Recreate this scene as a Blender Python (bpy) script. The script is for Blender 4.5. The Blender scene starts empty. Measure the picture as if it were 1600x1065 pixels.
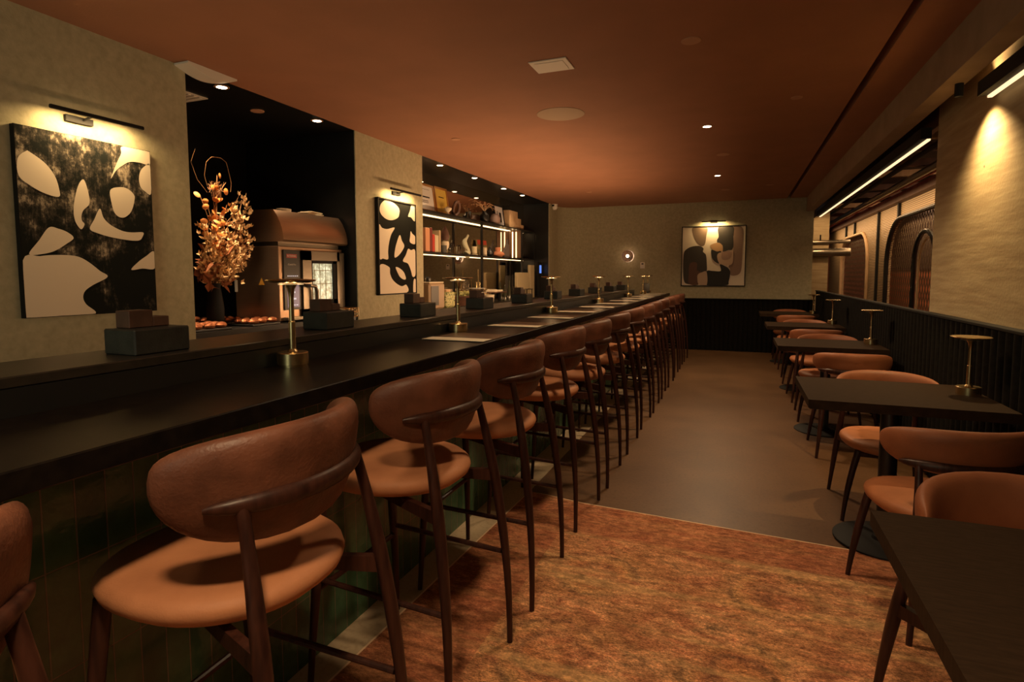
import bpy, math, random
from mathutils import Vector, Matrix
PI = math.pi
R = math.radians
sc = bpy.context.scene
COL = sc.collection
random.seed(7)

# ---------------------------------------------------------------- camera, world, exposure
cam_d = bpy.data.cameras.new('camera'); cam = bpy.data.objects.new('camera', cam_d); COL.objects.link(cam)
cam_d.sensor_width = 36; cam_d.lens = 897.6*36/1600
cam_d.shift_x = 5/1600; cam_d.shift_y = -37.3/1600
cam_d.clip_start = .02; cam_d.clip_end = 80
_yaw, _pit, _rol = R(21.75), R(4.2), R(-.10)
_F = Vector((-math.sin(_yaw)*math.cos(_pit), math.cos(_yaw)*math.cos(_pit), -math.sin(_pit)))
_r = Vector((math.cos(_yaw), math.sin(_yaw), 0)); _u = _r.cross(_F)
_X = _r*math.cos(_rol)+_u*math.sin(_rol); _Y = -_r*math.sin(_rol)+_u*math.cos(_rol); _Z = -_F
cam.matrix_world = Matrix(((_X.x,_Y.x,_Z.x,0),(_X.y,_Y.y,_Z.y,0),(_X.z,_Y.z,_Z.z,1.42),(0,0,0,1)))
sc.camera = cam
w = bpy.data.worlds.new('world'); sc.world = w; w.use_nodes = True
w.node_tree.nodes['Background'].inputs[0].default_value = (.25,.3,.3,1)
w.node_tree.nodes['Background'].inputs[1].default_value = .05
sc.view_settings.view_transform = 'Standard'; sc.view_settings.look = 'None'
sc.view_settings.exposure = 0.0; sc.view_settings.gamma = 1; sc.view_settings.use_curve_mapping = False
sc.cycles.use_denoising = True
sc.cycles.max_bounces = 7; sc.cycles.diffuse_bounces = 4; sc.cycles.glossy_bounces = 4
sc.cycles.transparent_max_bounces = 8; sc.cycles.sample_clamp_indirect = 4
sc.cycles.blur_glossy = .6

WARM = (1, .60, .28); WARM2 = (1, .68, .38); DAY = (.86, .95, .66)
def area(name, loc, rot, sx, sy, power, col, parent=None, spread=None):
    d = bpy.data.lights.new(name, 'AREA'); d.shape = 'RECTANGLE'; d.size = sx; d.size_y = sy; d.energy = power; d.color = col
    if spread: d.spread = spread
    o = bpy.data.objects.new(name, d); o.location = loc; o.rotation_euler = rot; COL.objects.link(o)
    if parent: o.parent = parent
    return o
def spot(name, loc, power, col=WARM, angle=100, blend=.6, size=.03, rot=(0,0,0), parent=None):
    d = bpy.data.lights.new(name, 'SPOT'); d.energy = power; d.color = col; d.spot_size = R(angle); d.spot_blend = blend; d.shadow_soft_size = size
    o = bpy.data.objects.new(name, d); o.location = loc; o.rotation_euler = rot; COL.objects.link(o)
    if parent: o.parent = parent
    return o
def point(name, loc, power, col=WARM, size=.02, parent=None):
    d = bpy.data.lights.new(name, 'POINT'); d.energy = power; d.color = col; d.shadow_soft_size = size
    o = bpy.data.objects.new(name, d); o.location = loc; COL.objects.link(o)
    if parent: o.parent = parent
    return o
# soft greenish daylight fill added behind the camera, at an unseen window
area('daylight_fill', (-1.6, -2.40, 1.6), (R(90), 0, R(16)), 1.9, 1.7, 24, DAY)

# ---------------------------------------------------------------- materials
def mat(name, base=(.5,.5,.5), rough=.5, metal=0, spec=.5, coat=0, emit=None, estr=0, trans=0, alpha=1):
    m = bpy.data.materials.new(name); m.use_nodes = True
    b = m.node_tree.nodes['Principled BSDF']
    b.inputs['Base Color'].default_value = (*base,1); b.inputs['Roughness'].default_value = rough
    b.inputs['Metallic'].default_value = metal; b.inputs['Specular IOR Level'].default_value = spec
    b.inputs['Coat Weight'].default_value = coat
    if emit: b.inputs['Emission Color'].default_value = (*emit,1); b.inputs['Emission Strength'].default_value = estr
    if trans: b.inputs['Transmission Weight'].default_value = trans
    return m
def N(m, t, **kw):
    n = m.node_tree.nodes.new(t)
    for k, v in kw.items():
        if k.startswith('_'): setattr(n, k[1:], v)
        else: n.inputs[k.replace('__',' ')].default_value = v
    return n
def L(m, a, b): m.node_tree.links.new(a, b)
def bsdf(m): return m.node_tree.nodes['Principled BSDF']
def noisy(name, c1, c2, scale=8, rough=.6, metal=0, bump=.1, detail=6, stretch=(1,1,1), spec=.5, bscale=None, lo=.35, hi=.65, coat=0, rvar=0, bdist=.01):
    m = mat(name, c1, rough, metal, spec, coat)
    tc = N(m,'ShaderNodeTexCoord'); mp = N(m,'ShaderNodeMapping'); mp.inputs['Scale'].default_value = stretch
    nz = N(m,'ShaderNodeTexNoise', Scale=scale, Detail=detail); cr = N(m,'ShaderNodeValToRGB')
    cr.color_ramp.elements[0].position = lo; cr.color_ramp.elements[0].color = (*c1,1)
    cr.color_ramp.elements[1].position = hi; cr.color_ramp.elements[1].color = (*c2,1)
    L(m, tc.outputs['Object'], mp.inputs[0]); L(m, mp.outputs[0], nz.inputs['Vector']); L(m, nz.outputs['Fac'], cr.inputs[0])
    L(m, cr.outputs[0], bsdf(m).inputs['Base Color'])
    if bump:
        nb = N(m,'ShaderNodeTexNoise', Scale=bscale or scale*6, Detail=4); L(m, mp.outputs[0], nb.inputs['Vector'])
        bp = N(m,'ShaderNodeBump', Strength=bump, Distance=bdist); L(m, nb.outputs['Fac'], bp.inputs['Height']); L(m, bp.outputs[0], bsdf(m).inputs['Normal'])
    if rvar:
        mr = N(m,'ShaderNodeMapRange'); mr.inputs['To Min'].default_value = rough-rvar; mr.inputs['To Max'].default_value = rough+rvar
        L(m, nz.outputs['Fac'], mr.inputs[0]); L(m, mr.outputs[0], bsdf(m).inputs['Roughness'])
    return m
M = {}
M['plaster'] = noisy('plaster', (.37,.345,.225), (.48,.445,.30), 26, .88, bump=.25, bscale=60, lo=.28, hi=.72)
M['ceiling'] = noisy('ceiling_paint', (.33,.155,.088), (.365,.17,.097), 3, .8, bump=.08, bscale=90)
M['black_paint'] = mat('black_paint', (.010,.010,.010), .35, spec=.5)
M['black_matte'] = mat('black_matte', (.008,.008,.008), .7, spec=.3)
M['soffit'] = noisy('soffit_plaster', (.30,.225,.155), (.36,.27,.19), 6, .75, bump=.1)
M['header'] = noisy('brown_metal_header', (.16,.07,.04), (.21,.09,.05), 3, .38, metal=.3, bump=.02)
M['bar_black'] = noisy('bar_top_black', (.006,.0045,.004), (.011,.008,.006), 30, .34, bump=.05, bscale=220, spec=.10, bdist=.002)
M['ledge_black'] = noisy('ledge_black', (.016,.013,.010), (.028,.021,.015), 30, .38, bump=.05, bscale=220, bdist=.002)
M['table_black'] = noisy('table_black', (.024,.014,.008), (.036,.021,.012), 20, .62, spec=.06, bump=.05, stretch=(1,6,1), bscale=90, bdist=.002)
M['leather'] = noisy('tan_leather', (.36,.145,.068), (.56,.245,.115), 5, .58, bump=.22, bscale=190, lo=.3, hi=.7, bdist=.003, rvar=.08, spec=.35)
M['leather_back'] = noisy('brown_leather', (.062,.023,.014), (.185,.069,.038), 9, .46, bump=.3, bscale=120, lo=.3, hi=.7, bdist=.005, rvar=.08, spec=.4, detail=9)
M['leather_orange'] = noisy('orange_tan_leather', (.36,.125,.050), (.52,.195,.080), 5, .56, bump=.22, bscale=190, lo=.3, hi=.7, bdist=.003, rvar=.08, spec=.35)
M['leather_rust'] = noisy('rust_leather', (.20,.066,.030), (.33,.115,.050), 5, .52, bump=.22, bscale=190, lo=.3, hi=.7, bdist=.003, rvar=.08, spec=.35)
M['wood'] = noisy('walnut_wood', (.024,.0085,.006), (.054,.019,.012), 5, .40, spec=.3, bump=.04, stretch=(12,12,1.2), bscale=14, bdist=.003)
M['brass'] = noisy('brushed_brass', (.62,.46,.24), (.74,.57,.31), 30, .26, metal=1, bump=.02, stretch=(1,1,20), bdist=.001)
M['steel'] = noisy('brushed_steel', (.22,.19,.15), (.24,.205,.16), 14, .32, metal=.9, bump=.03, stretch=(1,1,18), bdist=.001)
M['copper_steel'] = noisy('steel_hood', (.42,.28,.185), (.45,.30,.20), 6, .33, metal=.88, bump=.03, stretch=(1,1,14), bdist=.001)
M['fabric_black'] = noisy('black_flute_fabric', (.006,.0055,.005), (.011,.010,.008), 40, .8, spec=.12, bump=.1, bscale=300, bdist=.001)
M['cream'] = mat('cream_paper', (.74,.66,.50), .7)
M['white'] = mat('white_plastic', (.80,.76,.68), .5)
M['canvas_white'] = mat('canvas_cream', (.72,.64,.52), .8)
M['mirror'] = mat('mirror_glass', (.62,.55,.47), .015, 1)
M['glass'] = mat('clear_glass', (.9,.9,.88), .03, trans=1)
M['brown_box'] = noisy('dark_stain_wood', (.07,.032,.020), (.12,.055,.034), 12, .6, bump=.05)
M['pale_wood'] = noisy('pale_wood', (.50,.33,.18), (.62,.43,.25), 10, .6, bump=.05, stretch=(8,1,1))
def glow(name, col, s): return mat(name, (.02,.02,.02), .5, emit=col, estr=s)
M['led'] = glow('warm_led_strip', (1,.66,.32), 5)
M['led_lin'] = glow('linear_led', (1,.70,.38), 1.5)
M['bulb'] = glow('downlight_lens', (1,.78,.50), 18)
M['lampglow'] = glow('lamp_disc_glow', (1,.62,.26), 2.5)

def concrete(name, a, b, c):
    m = noisy(name, a, b, 2.2, .72, bump=.12, bscale=30, lo=.3, hi=.7)
    nt = m.node_tree; cr = [n for n in nt.nodes if n.type == 'VALTORGB'][0]
    tc = [n for n in nt.nodes if n.type == 'TEX_COORD'][0]
    v = N(m,'ShaderNodeTexNoise', Scale=55, Detail=5); L(m, tc.outputs['Object'], v.inputs['Vector'])
    mx = N(m,'ShaderNodeMixRGB', _blend_type='MIX'); mx.inputs[2].default_value = (*c,1)
    r2 = N(m,'ShaderNodeValToRGB'); r2.color_ramp.elements[0].position = .5; r2.color_ramp.elements[1].position = .85
    L(m, v.outputs['Fac'], r2.inputs[0]); L(m, r2.outputs[0], mx.inputs[0]); L(m, cr.outputs[0], mx.inputs[1]); L(m, mx.outputs[0], bsdf(m).inputs['Base Color'])
    return m
M['floor'] = concrete('polished_concrete', (.100,.050,.022), (.150,.078,.036), (.066,.033,.015)); bsdf(M['floor']).inputs['Roughness'].default_value = .42
M['kerb'] = concrete('cement_floor', (.42,.32,.20), (.50,.39,.25), (.34,.25,.15))
def pillar_mat():
    m = mat('board_marked_concrete', (.4,.3,.18), .8)
    tc = N(m,'ShaderNodeTexCoord'); mp = N(m,'ShaderNodeMapping'); mp.inputs['Scale'].default_value = (1,.8,9)
    L(m, tc.outputs['Object'], mp.inputs[0])
    n1 = N(m,'ShaderNodeTexNoise', Scale=3.5, Detail=7); L(m, mp.outputs[0], n1.inputs['Vector'])
    n2 = N(m,'ShaderNodeTexNoise', Scale=60, Detail=4); L(m, tc.outputs['Object'], n2.inputs['Vector'])
    cr = N(m,'ShaderNodeValToRGB'); e = cr.color_ramp.elements
    e[0].position = .3; e[0].color = (.34,.25,.14,1); e[1].position = .7; e[1].color = (.47,.37,.22,1)
    L(m, n1.outputs['Fac'], cr.inputs[0])
    vo = N(m,'ShaderNodeTexVoronoi', Scale=4.2); mq = N(m,'ShaderNodeMapping'); mq.inputs['Scale'].default_value = (0,1,1); L(m, tc.outputs['Object'], mq.inputs[0]); L(m, mq.outputs[0], vo.inputs['Vector'])
    lt = N(m,'ShaderNodeMath', _operation='LESS_THAN'); lt.inputs[1].default_value = .032; L(m, vo.outputs['Distance'], lt.inputs[0])
    mx = N(m,'ShaderNodeMixRGB'); mx.inputs[2].default_value = (.03,.02,.012,1); L(m, lt.outputs[0], mx.inputs[0]); L(m, cr.outputs[0], mx.inputs[1])
    L(m, mx.outputs[0], bsdf(m).inputs['Base Color'])
    ad = N(m,'ShaderNodeMath', _operation='ADD'); L(m, n1.outputs['Fac'], ad.inputs[0]); L(m, n2.outputs['Fac'], ad.inputs[1])
    bp = N(m,'ShaderNodeBump', Strength=.14, Distance=.01); L(m, ad.outputs[0], bp.inputs['Height']); L(m, bp.outputs[0], bsdf(m).inputs['Normal'])
    return m
M['pillar'] = pillar_mat()
def tile_mat():
    m = mat('green_glazed_tile', (.02,.05,.03), .22, spec=.6)
    tc = N(m,'ShaderNodeTexCoord'); sp = N(m,'ShaderNodeSeparateXYZ'); cb = N(m,'ShaderNodeCombineXYZ')
    L(m, tc.outputs['Object'], sp.inputs[0]); L(m, sp.outputs[1], cb.inputs[0]); L(m, sp.outputs[2], cb.inputs[1])
    br = N(m,'ShaderNodeTexBrick', _offset=0.0, _squash=1.0); br.inputs['Scale'].default_value = 1
    br.inputs['Brick Width'].default_value = .070; br.inputs['Row Height'].default_value = .25; br.inputs['Mortar Size'].default_value = .0022; br.inputs['Mortar Smooth'].default_value = .3
    br.inputs['Color1'].default_value = (.034,.092,.050,1); br.inputs['Color2'].default_value = (.070,.150,.072,1); br.inputs['Mortar'].default_value = (.17,.15,.10,1); br.inputs['Bias'].default_value = 0
    L(m, cb.outputs[0], br.inputs['Vector'])
    nz = N(m,'ShaderNodeTexNoise', Scale=22, Detail=3); L(m, tc.outputs['Object'], nz.inputs['Vector'])
    mx = N(m,'ShaderNodeMixRGB', _blend_type='MULTIPLY'); mx.inputs[0].default_value = .8
    r = N(m,'ShaderNodeMapRange'); r.inputs['To Min'].default_value = .5; r.inputs['To Max'].default_value = 1.5; L(m, nz.outputs['Fac'], r.inputs[0])
    L(m, br.outputs['Color'], mx.inputs[1]); L(m, r.outputs[0], mx.inputs[2]); L(m, mx.outputs[0], bsdf(m).inputs['Base Color'])
    sb = N(m,'ShaderNodeMath', _operation='MULTIPLY_ADD'); sb.inputs[1].default_value = -1; L(m, br.outputs['Fac'], sb.inputs[0])
    n2 = N(m,'ShaderNodeMath', _operation='MULTIPLY'); n2.inputs[1].default_value = .7; L(m, nz.outputs['Fac'], n2.inputs[0]); L(m, n2.outputs[0], sb.inputs[2])
    bp = N(m,'ShaderNodeBump', Strength=.6, Distance=.006); L(m, sb.outputs[0], bp.inputs['Height']); L(m, bp.outputs[0], bsdf(m).inputs['Normal'])
    return m
M['tile'] = tile_mat()
def rug_mat():
    m = mat('vintage_rug', (.4,.2,.1), .95, spec=.15)
    tc = N(m,'ShaderNodeTexCoord')
    def noise(scale, det, stretch=(1,1,1), rough=.6, dist=0):
        mp = N(m,'ShaderNodeMapping'); mp.inputs['Scale'].default_value = stretch; L(m, tc.outputs['Object'], mp.inputs[0])
        n = N(m,'ShaderNodeTexNoise', Scale=scale, Detail=det, Roughness=rough, Distortion=dist); L(m, mp.outputs[0], n.inputs['Vector']); return n.outputs['Fac']
    def ramp(src, stops):
        r = N(m,'ShaderNodeValToRGB'); el = r.color_ramp.elements
        while len(el) < len(stops): el.new(.5)
        for e, (p, c) in zip(el, stops): e.position = p; e.color = (*c,1)
        L(m, src, r.inputs[0]); return r.outputs[0]
    def mix(f, a, b, mode='MIX'):
        x = N(m,'ShaderNodeMixRGB', _blend_type=mode)
        for i, s in ((0,f),(1,a),(2,b)):
            if isinstance(s,(int,float)): x.inputs[i].default_value = s
            elif isinstance(s,tuple): x.inputs[i].default_value = (*s,1)
            else: L(m, s, x.inputs[i])
        return x.outputs[0]
    base = ramp(noise(4.4, 9, (1,1.5,1), .80, .5), [(.34,(.14,.055,.036)), (.45,(.33,.135,.075)), (.54,(.47,.245,.13)), (.64,(.16,.098,.06))])
    # rosettes on a staggered lattice
    vo = N(m,'ShaderNodeTexVoronoi', Scale=1.55); vo.inputs['Randomness'].default_value = .3
    L(m, tc.outputs['Object'], vo.inputs['Vector'])
    nd = noise(14, 5, rough=.75)
    ad = N(m,'ShaderNodeMath', _operation='MULTIPLY_ADD'); ad.inputs[1].default_value = .17; L(m, nd, ad.inputs[0]); L(m, vo.outputs['Distance'], ad.inputs[2])
    ros = ramp(ad.outputs[0], [(.15,(.46,.25,.115)), (.24,(.36,.15,.065)), (.29,(.10,.048,.032)), (.335,(.30,.13,.06)), (.39,(.36,.20,.09)), (.43,(.12,.075,.045)), (.46,(.33,.17,.08)), (.60,(.26,.12,.06))])
    msk = ramp(noise(3.6, 3), [(.40,(.10,.10,.10)), (.58,(.75,.75,.75))])
    col = mix(msk, base, ros)
    fine = ramp(noise(30, 6, (.6,1.4,1), .85), [(.36,(.52,.48,.46)), (.50,(1.1,1.07,1.02)), (.64,(2.0,1.92,1.75))])
    col = mix(.9, col, fine, 'MULTIPLY')
    thr = ramp(noise(150, 3, (.55,1.5,1), .95), [(.38,(.35,.35,.35)), (.62,(1.9,1.85,1.75))])
    col = mix(.85, col, thr, 'MULTIPLY')
    wv = ramp(noise(2.6, 3, (.25,3.2,1), .6), [(.52,(0,0,0)), (.64,(.45,.45,.45))])
    col = mix(wv, col, mix(.9, (.50,.34,.16), fine, 'MULTIPLY'))
    ol = ramp(noise(8, 7, (.8,1.7,1), .85), [(.55,(0,0,0)), (.68,(.6,.6,.6))])
    col = mix(ol, col, (.115,.085,.045))
    # border: darker red band near the edges
    sp = N(m,'ShaderNodeSeparateXYZ'); L(m, tc.outputs['Object'], sp.inputs[0])
    gx = N(m,'ShaderNodeMath', _operation='GREATER_THAN'); gx.inputs[1].default_value = 2.97; L(m, sp.outputs[1], gx.inputs[0])
    lx = N(m,'ShaderNodeMath', _operation='LESS_THAN'); lx.inputs[1].default_value = -.88; L(m, sp.outputs[0], lx.inputs[0])
    mm = N(m,'ShaderNodeMath', _operation='MAXIMUM'); L(m, gx.outputs[0], mm.inputs[0]); L(m, lx.outputs[0], mm.inputs[1])
    mm2 = N(m,'ShaderNodeMath', _operation='MULTIPLY'); mm2.inputs[1].default_value = .55; L(m, mm.outputs[0], mm2.inputs[0])
    col = mix(mm2.outputs[0], col, mix(.9, (.27,.085,.045), fine, 'MULTIPLY'))
    L(m, col, bsdf(m).inputs['Base Color'])
    bp = N(m,'ShaderNodeBump', Strength=.4, Distance=.003); L(m, noise(300,2), bp.inputs['Height']); L(m, bp.outputs[0], bsdf(m).inputs['Normal'])
    return m
M['rug'] = rug_mat()
def art_black():
    m = mat('scraped_black_paint', (.03,.03,.03), .9, spec=.1)
    tc = N(m,'ShaderNodeTexCoord'); mp = N(m,'ShaderNodeMapping'); mp.inputs['Scale'].default_value = (1,1.2,1); L(m, tc.outputs['Object'], mp.inputs[0])
    a = N(m,'ShaderNodeTexNoise', Scale=5.5, Detail=12, Roughness=.74); L(m, mp.outputs[0], a.inputs['Vector'])
    mp2 = N(m,'ShaderNodeMapping'); mp2.inputs['Scale'].default_value = (1,70,8); L(m, tc.outputs['Object'], mp2.inputs[0])
    b = N(m,'ShaderNodeTexNoise', Scale=1.6, Detail=6, Roughness=.8); L(m, mp2.outputs[0], b.inputs['Vector'])
    s = N(m,'ShaderNodeMath', _operation='MULTIPLY_ADD'); s.inputs[1].default_value = .22; L(m, b.outputs['Fac'], s.inputs[0]); L(m, a.outputs['Fac'], s.inputs[2])
    # worn mostly towards the top
    sp = N(m,'ShaderNodeSeparateXYZ'); L(m, tc.outputs['Object'], sp.inputs[0])
    zr = N(m,'ShaderNodeMapRange'); zr.inputs['From Min'].default_value = 1.2; zr.inputs['From Max'].default_value = 2.17; zr.inputs['To Min'].default_value = -.13; zr.inputs['To Max'].default_value = .06; L(m, sp.outputs[2], zr.inputs[0])
    s2 = N(m,'ShaderNodeMath', _operation='ADD'); L(m, s.outputs[0], s2.inputs[0]); L(m, zr.outputs[0], s2.inputs[1])
    cr = N(m,'ShaderNodeValToRGB'); e = cr.color_ramp.elements; e[0].position = .55; e[0].color = (.010,.012,.011,1); e[1].position = .77; e[1].color = (.55,.47,.36,1)
    x = e.new(.63); x.color = (.055,.048,.040,1)
    L(m, s2.outputs[0], cr.inputs[0]); L(m, cr.outputs[0], bsdf(m).inputs['Base Color']); return m
M['scraped'] = art_black()
def mesh_mat():
    # diamond wire mesh: holes are really open (transparent), wires are metal
    m = mat('expanded_metal_mesh', (.17,.11,.06), .5, .5)
    tc = N(m,'ShaderNodeTexCoord'); sp = N(m,'ShaderNodeSeparateXYZ'); L(m, tc.outputs['Object'], sp.inputs[0])
    outs = []
    for sg in (1,-1):
        a = N(m,'ShaderNodeMath', _operation='MULTIPLY_ADD'); a.inputs[1].default_value = sg*.62; L(m, sp.outputs[2], a.inputs[0]); L(m, sp.outputs[1], a.inputs[2])
        b = N(m,'ShaderNodeMath', _operation='MULTIPLY'); b.inputs[1].default_value = 8; L(m, a.outputs[0], b.inputs[0])
        f = N(m,'ShaderNodeMath', _operation='FRACT'); L(m, b.outputs[0], f.inputs[0])
        g = N(m,'ShaderNodeMath', _operation='LESS_THAN'); g.inputs[1].default_value = .22; L(m, f.outputs[0], g.inputs[0]); outs.append(g)
    mx = N(m,'ShaderNodeMath', _operation='MAXIMUM'); L(m, outs[0].outputs[0], mx.inputs[0]); L(m, outs[1].outputs[0], mx.inputs[1])
    L(m, mx.outputs[0], bsdf(m).inputs['Alpha']); return m
M['mesh'] = mesh_mat()
def ribs_mat(name, a, b, axis, freq, rough=.55, metal=0):
    m = mat(name, a, rough, metal)
    tc = N(m,'ShaderNodeTexCoord'); sp = N(m,'ShaderNodeSeparateXYZ'); L(m, tc.outputs['Object'], sp.inputs[0])
    x = N(m,'ShaderNodeMath', _operation='MULTIPLY'); x.inputs[1].default_value = freq; L(m, sp.outputs[axis], x.inputs[0])
    f = N(m,'ShaderNodeMath', _operation='PINGPONG'); f.inputs[1].default_value = .5; L(m, x.outputs[0], f.inputs[0])
    cr = N(m,'ShaderNodeValToRGB'); e = cr.color_ramp.elements; e[0].position = .12; e[0].color = (*a,1); e[1].position = .24; e[1].color = (*b,1)
    L(m, f.outputs[0], cr.inputs[0]); L(m, cr.outputs[0], bsdf(m).inputs['Base Color'])
    bp = N(m,'ShaderNodeBump', Strength=.8, Distance=.01); L(m, f.outputs[0], bp.inputs['Height']); L(m, bp.outputs[0], bsdf(m).inputs['Normal'])
    return m
M['slats'] = ribs_mat('horizontal_slat_panel', (.10,.06,.03), (.50,.36,.20), 2, 34)
M['ribbed_orange'] = ribs_mat('terracotta_ribbed_panel', (.22,.07,.03), (.42,.14,.06), 1, 5)
M['fluted_glass'] = ribs_mat('fluted_dark_panel', (.05,.035,.025), (.10,.07,.05), 1, 22, .3)

# ---------------------------------------------------------------- mesh builder
class MB:
    def __init__(s): s.v = []; s.f = []; s.mi = []; s.cur = 0; s.T = None
    def add(s, vs, fs):
        o = len(s.v)
        if s.T is not None: vs = [tuple(s.T @ Vector(p)) for p in vs]
        s.v += [tuple(p) for p in vs]; s.f += [tuple(i+o for i in f) for f in fs]; s.mi += [s.cur]*len(fs); return s
    def box(s, x0, x1, y0, y1, z0, z1, bev=0):
        if x0 > x1: x0, x1 = x1, x0
        if y0 > y1: y0, y1 = y1, y0
        b = min(bev, (x1-x0)/2.01, (y1-y0)/2.01, (z1-z0)/2.01)
        if b <= 0:
            return s.add([(x0,y0,z0),(x1,y0,z0),(x1,y1,z0),(x0,y1,z0),(x0,y0,z1),(x1,y0,z1),(x1,y1,z1),(x0,y1,z1)],
                         [(0,3,2,1),(4,5,6,7),(0,1,5,4),(1,2,6,5),(2,3,7,6),(3,0,4,7)])
        # chamfered box: rounded-rect rings
        def ring(i, z):
            a, c = x0+i, x1-i; e, g = y0+i, y1-i
            k = b
            return [(a+k,e,z),(c-k,e,z),(c,e+k,z),(c,g-k,z),(c-k,g,z),(a+k,g,z),(a,g-k,z),(a,e+k,z)]
        k2 = b
        vs = [(min(max(p[0],x0+k2),x1-k2),min(max(p[1],y0+k2),y1-k2),z0) for p in ring(0,z0)]
        vs += ring(0,z0+k2) + ring(0,z1-k2) + [(min(max(p[0],x0+k2),x1-k2),min(max(p[1],y0+k2),y1-k2),z1) for p in ring(0,z1)]
        fs = []
        for r in range(3):
            for i in range(8):
                j = (i+1) % 8; fs.append((r*8+i, r*8+j, (r+1)*8+j, (r+1)*8+i))
        fs.append(tuple(range(7,-1,-1))); fs.append(tuple(range(24,32)))
        return s.add(vs, fs)
    def lathe(s, prof, c=(0,0,0), n=24, cap=True, sx=1, sy=1):
        vs = []
        for r, z in prof:
            for i in range(n):
                a = 2*PI*i/n; vs.append((c[0]+r*sx*math.cos(a), c[1]+r*sy*math.sin(a), c[2]+z))
        fs = []
        for k in range(len(prof)-1):
            for i in range(n):
                j = (i+1) % n; fs.append((k*n+i, k*n+j, (k+1)*n+j, (k+1)*n+i))
        if cap:
            fs.append(tuple(range(n-1,-1,-1))); fs.append(tuple((len(prof)-1)*n+i for i in range(n)))
        return s.add(vs, fs)
    def tube(s, pts, rad, n=10, flat=1.0):
        pts = [Vector(p) for p in pts]
        if not hasattr(rad, '__len__'): rad = [rad]*len(pts)
        vs = []; up = None
        for i, p in enumerate(pts):
            d = (pts[min(i+1,len(pts)-1)] - pts[max(i-1,0)]).normalized()
            if up is None:
                up = Vector((0,0,1)) if abs(d.z) < .9 else Vector((0,1,0))
            a = d.cross(up).normalized(); b = a.cross(d).normalized(); up = b
            for k in range(n):
                t = 2*PI*k/n; vs.append(p + a*math.cos(t)*rad[i]*flat + b*math.sin(t)*rad[i])
        fs = []
        for k in range(len(pts)-1):
            for i in range(n):
                j = (i+1) % n; fs.append((k*n+i, k*n+j, (k+1)*n+j, (k+1)*n+i))
        fs.append(tuple(range(n-1,-1,-1))); fs.append(tuple((len(pts)-1)*n+i for i in range(n)))
        return s.add(vs, fs)
    def prism(s, poly, a0, a1, axis='z'):
        n = len(poly)
        P = {'z': lambda p,a: (p[0],p[1],a), 'x': lambda p,a: (a,p[0],p[1]), 'y': lambda p,a: (p[0],a,p[1])}[axis]
        vs = [P(p,a0) for p in poly] + [P(p,a1) for p in poly]
        fs = [tuple(range(n-1,-1,-1)), tuple(range(n,2*n))] + [(i,(i+1)%n,(i+1)%n+n,i+n) for i in range(n)]
        return s.add(vs, fs)
    def ball(s, c, r, n=14, sz=1.0):
        prof = [(max(r*math.sin(PI*k/10),1e-4), -r*sz*math.cos(PI*k/10)) for k in range(11)]
        return s.lathe(prof, c, n)
    def obj(s, name, m, parent=None, smooth=True, ang=35):
        me = bpy.data.meshes.new(name); me.from_pydata(s.v, [], s.f)
        ms = m if isinstance(m, (list,tuple)) else [m]
        for x in ms: me.materials.append(M[x] if isinstance(x,str) else x)
        if len(ms) > 1: me.polygons.foreach_set('material_index', s.mi)
        import bmesh
        b = bmesh.new(); b.from_mesh(me); bmesh.ops.recalc_face_normals(b, faces=b.faces[:]); b.to_mesh(me); b.free()
        if smooth:
            me.polygons.foreach_set('use_smooth', [True]*len(me.polygons)); me.set_sharp_from_angle(angle=R(ang))
        o = bpy.data.objects.new(name, me); COL.objects.link(o)
        if parent: o.parent = parent
        return o
def tag(o, label=None, cat=None, group=None, kind=None):
    if label: o['label'] = label
    if cat: o['category'] = cat
    if group: o['group'] = group
    if kind: o['kind'] = kind
    return o
def empty(name, label, cat, loc=(0,0,0), rz=0, group=None):
    o = bpy.data.objects.new(name, None); COL.objects.link(o); o.empty_display_size = .05
    o.location = loc; o.rotation_euler = (0,0,rz)
    return tag(o, label, cat, group)
KIDS = {}
def kids(o):
    return [c for c in COL.objects if c.parent is o]
def dup(root, loc, rz, label, group=None):
    r = root.copy(); COL.objects.link(r); r.location = loc; r.rotation_euler = (0,0,rz); r['label'] = label
    if group: r['group'] = group
    for ch in kids(root):
        c = ch.copy(); COL.objects.link(c); c.parent = r
        for g in kids(ch):
            d = g.copy(); COL.objects.link(d); d.parent = c
    return r
def struct(name, mb, m, smooth=False):
    return tag(mb.obj(name, m, smooth=smooth), kind='structure')
def smooth_poly(pts, sub=5):
    out = []; n = len(pts)
    for i in range(n):
        p0,p1,p2,p3 = (Vector((*pts[(i+k-1)%n],0)) for k in range(4))
        # keep sharp corners sharp
        for t in range(sub):
            t /= sub
            q = .5*((2*p1)+(p2-p0)*t+(2*p0-5*p1+4*p2-p3)*t*t+(-p0+3*p1-3*p2+p3)*t**3)
            out.append((q.x,q.y))
    return out

# ---------------------------------------------------------------- the room
CZ = 2.765; D = 11.4; XW = -3.36; Y0 = -2.5
struct('floor', MB().box(-4.8, 4.2, Y0-.2, 19, -.12, 0), 'floor')
struct('trim_floor_edge', MB().box(-1.43, -1.24, Y0, 10.3, 0, .003), 'kerb')
c = MB(); c.box(XW, .765, Y0, D, CZ, CZ+.12); c.box(.815, 1.078, Y0, D, CZ, CZ+.12); struct('ceiling', c, 'ceiling')
struct('trim_ceiling_slot', MB().box(.74, .84, Y0, D, CZ+.121, CZ+.16), 'black_matte')
struct('trim_fascia', MB().box(1.078, 1.20, Y0, D, 2.525, CZ+.16), 'soffit')
c = MB(); c.box(-4.8, XW-.001, 2.4, 10.7, CZ, CZ+.12); struct('ceiling_recess', c, 'black_paint')
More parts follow.
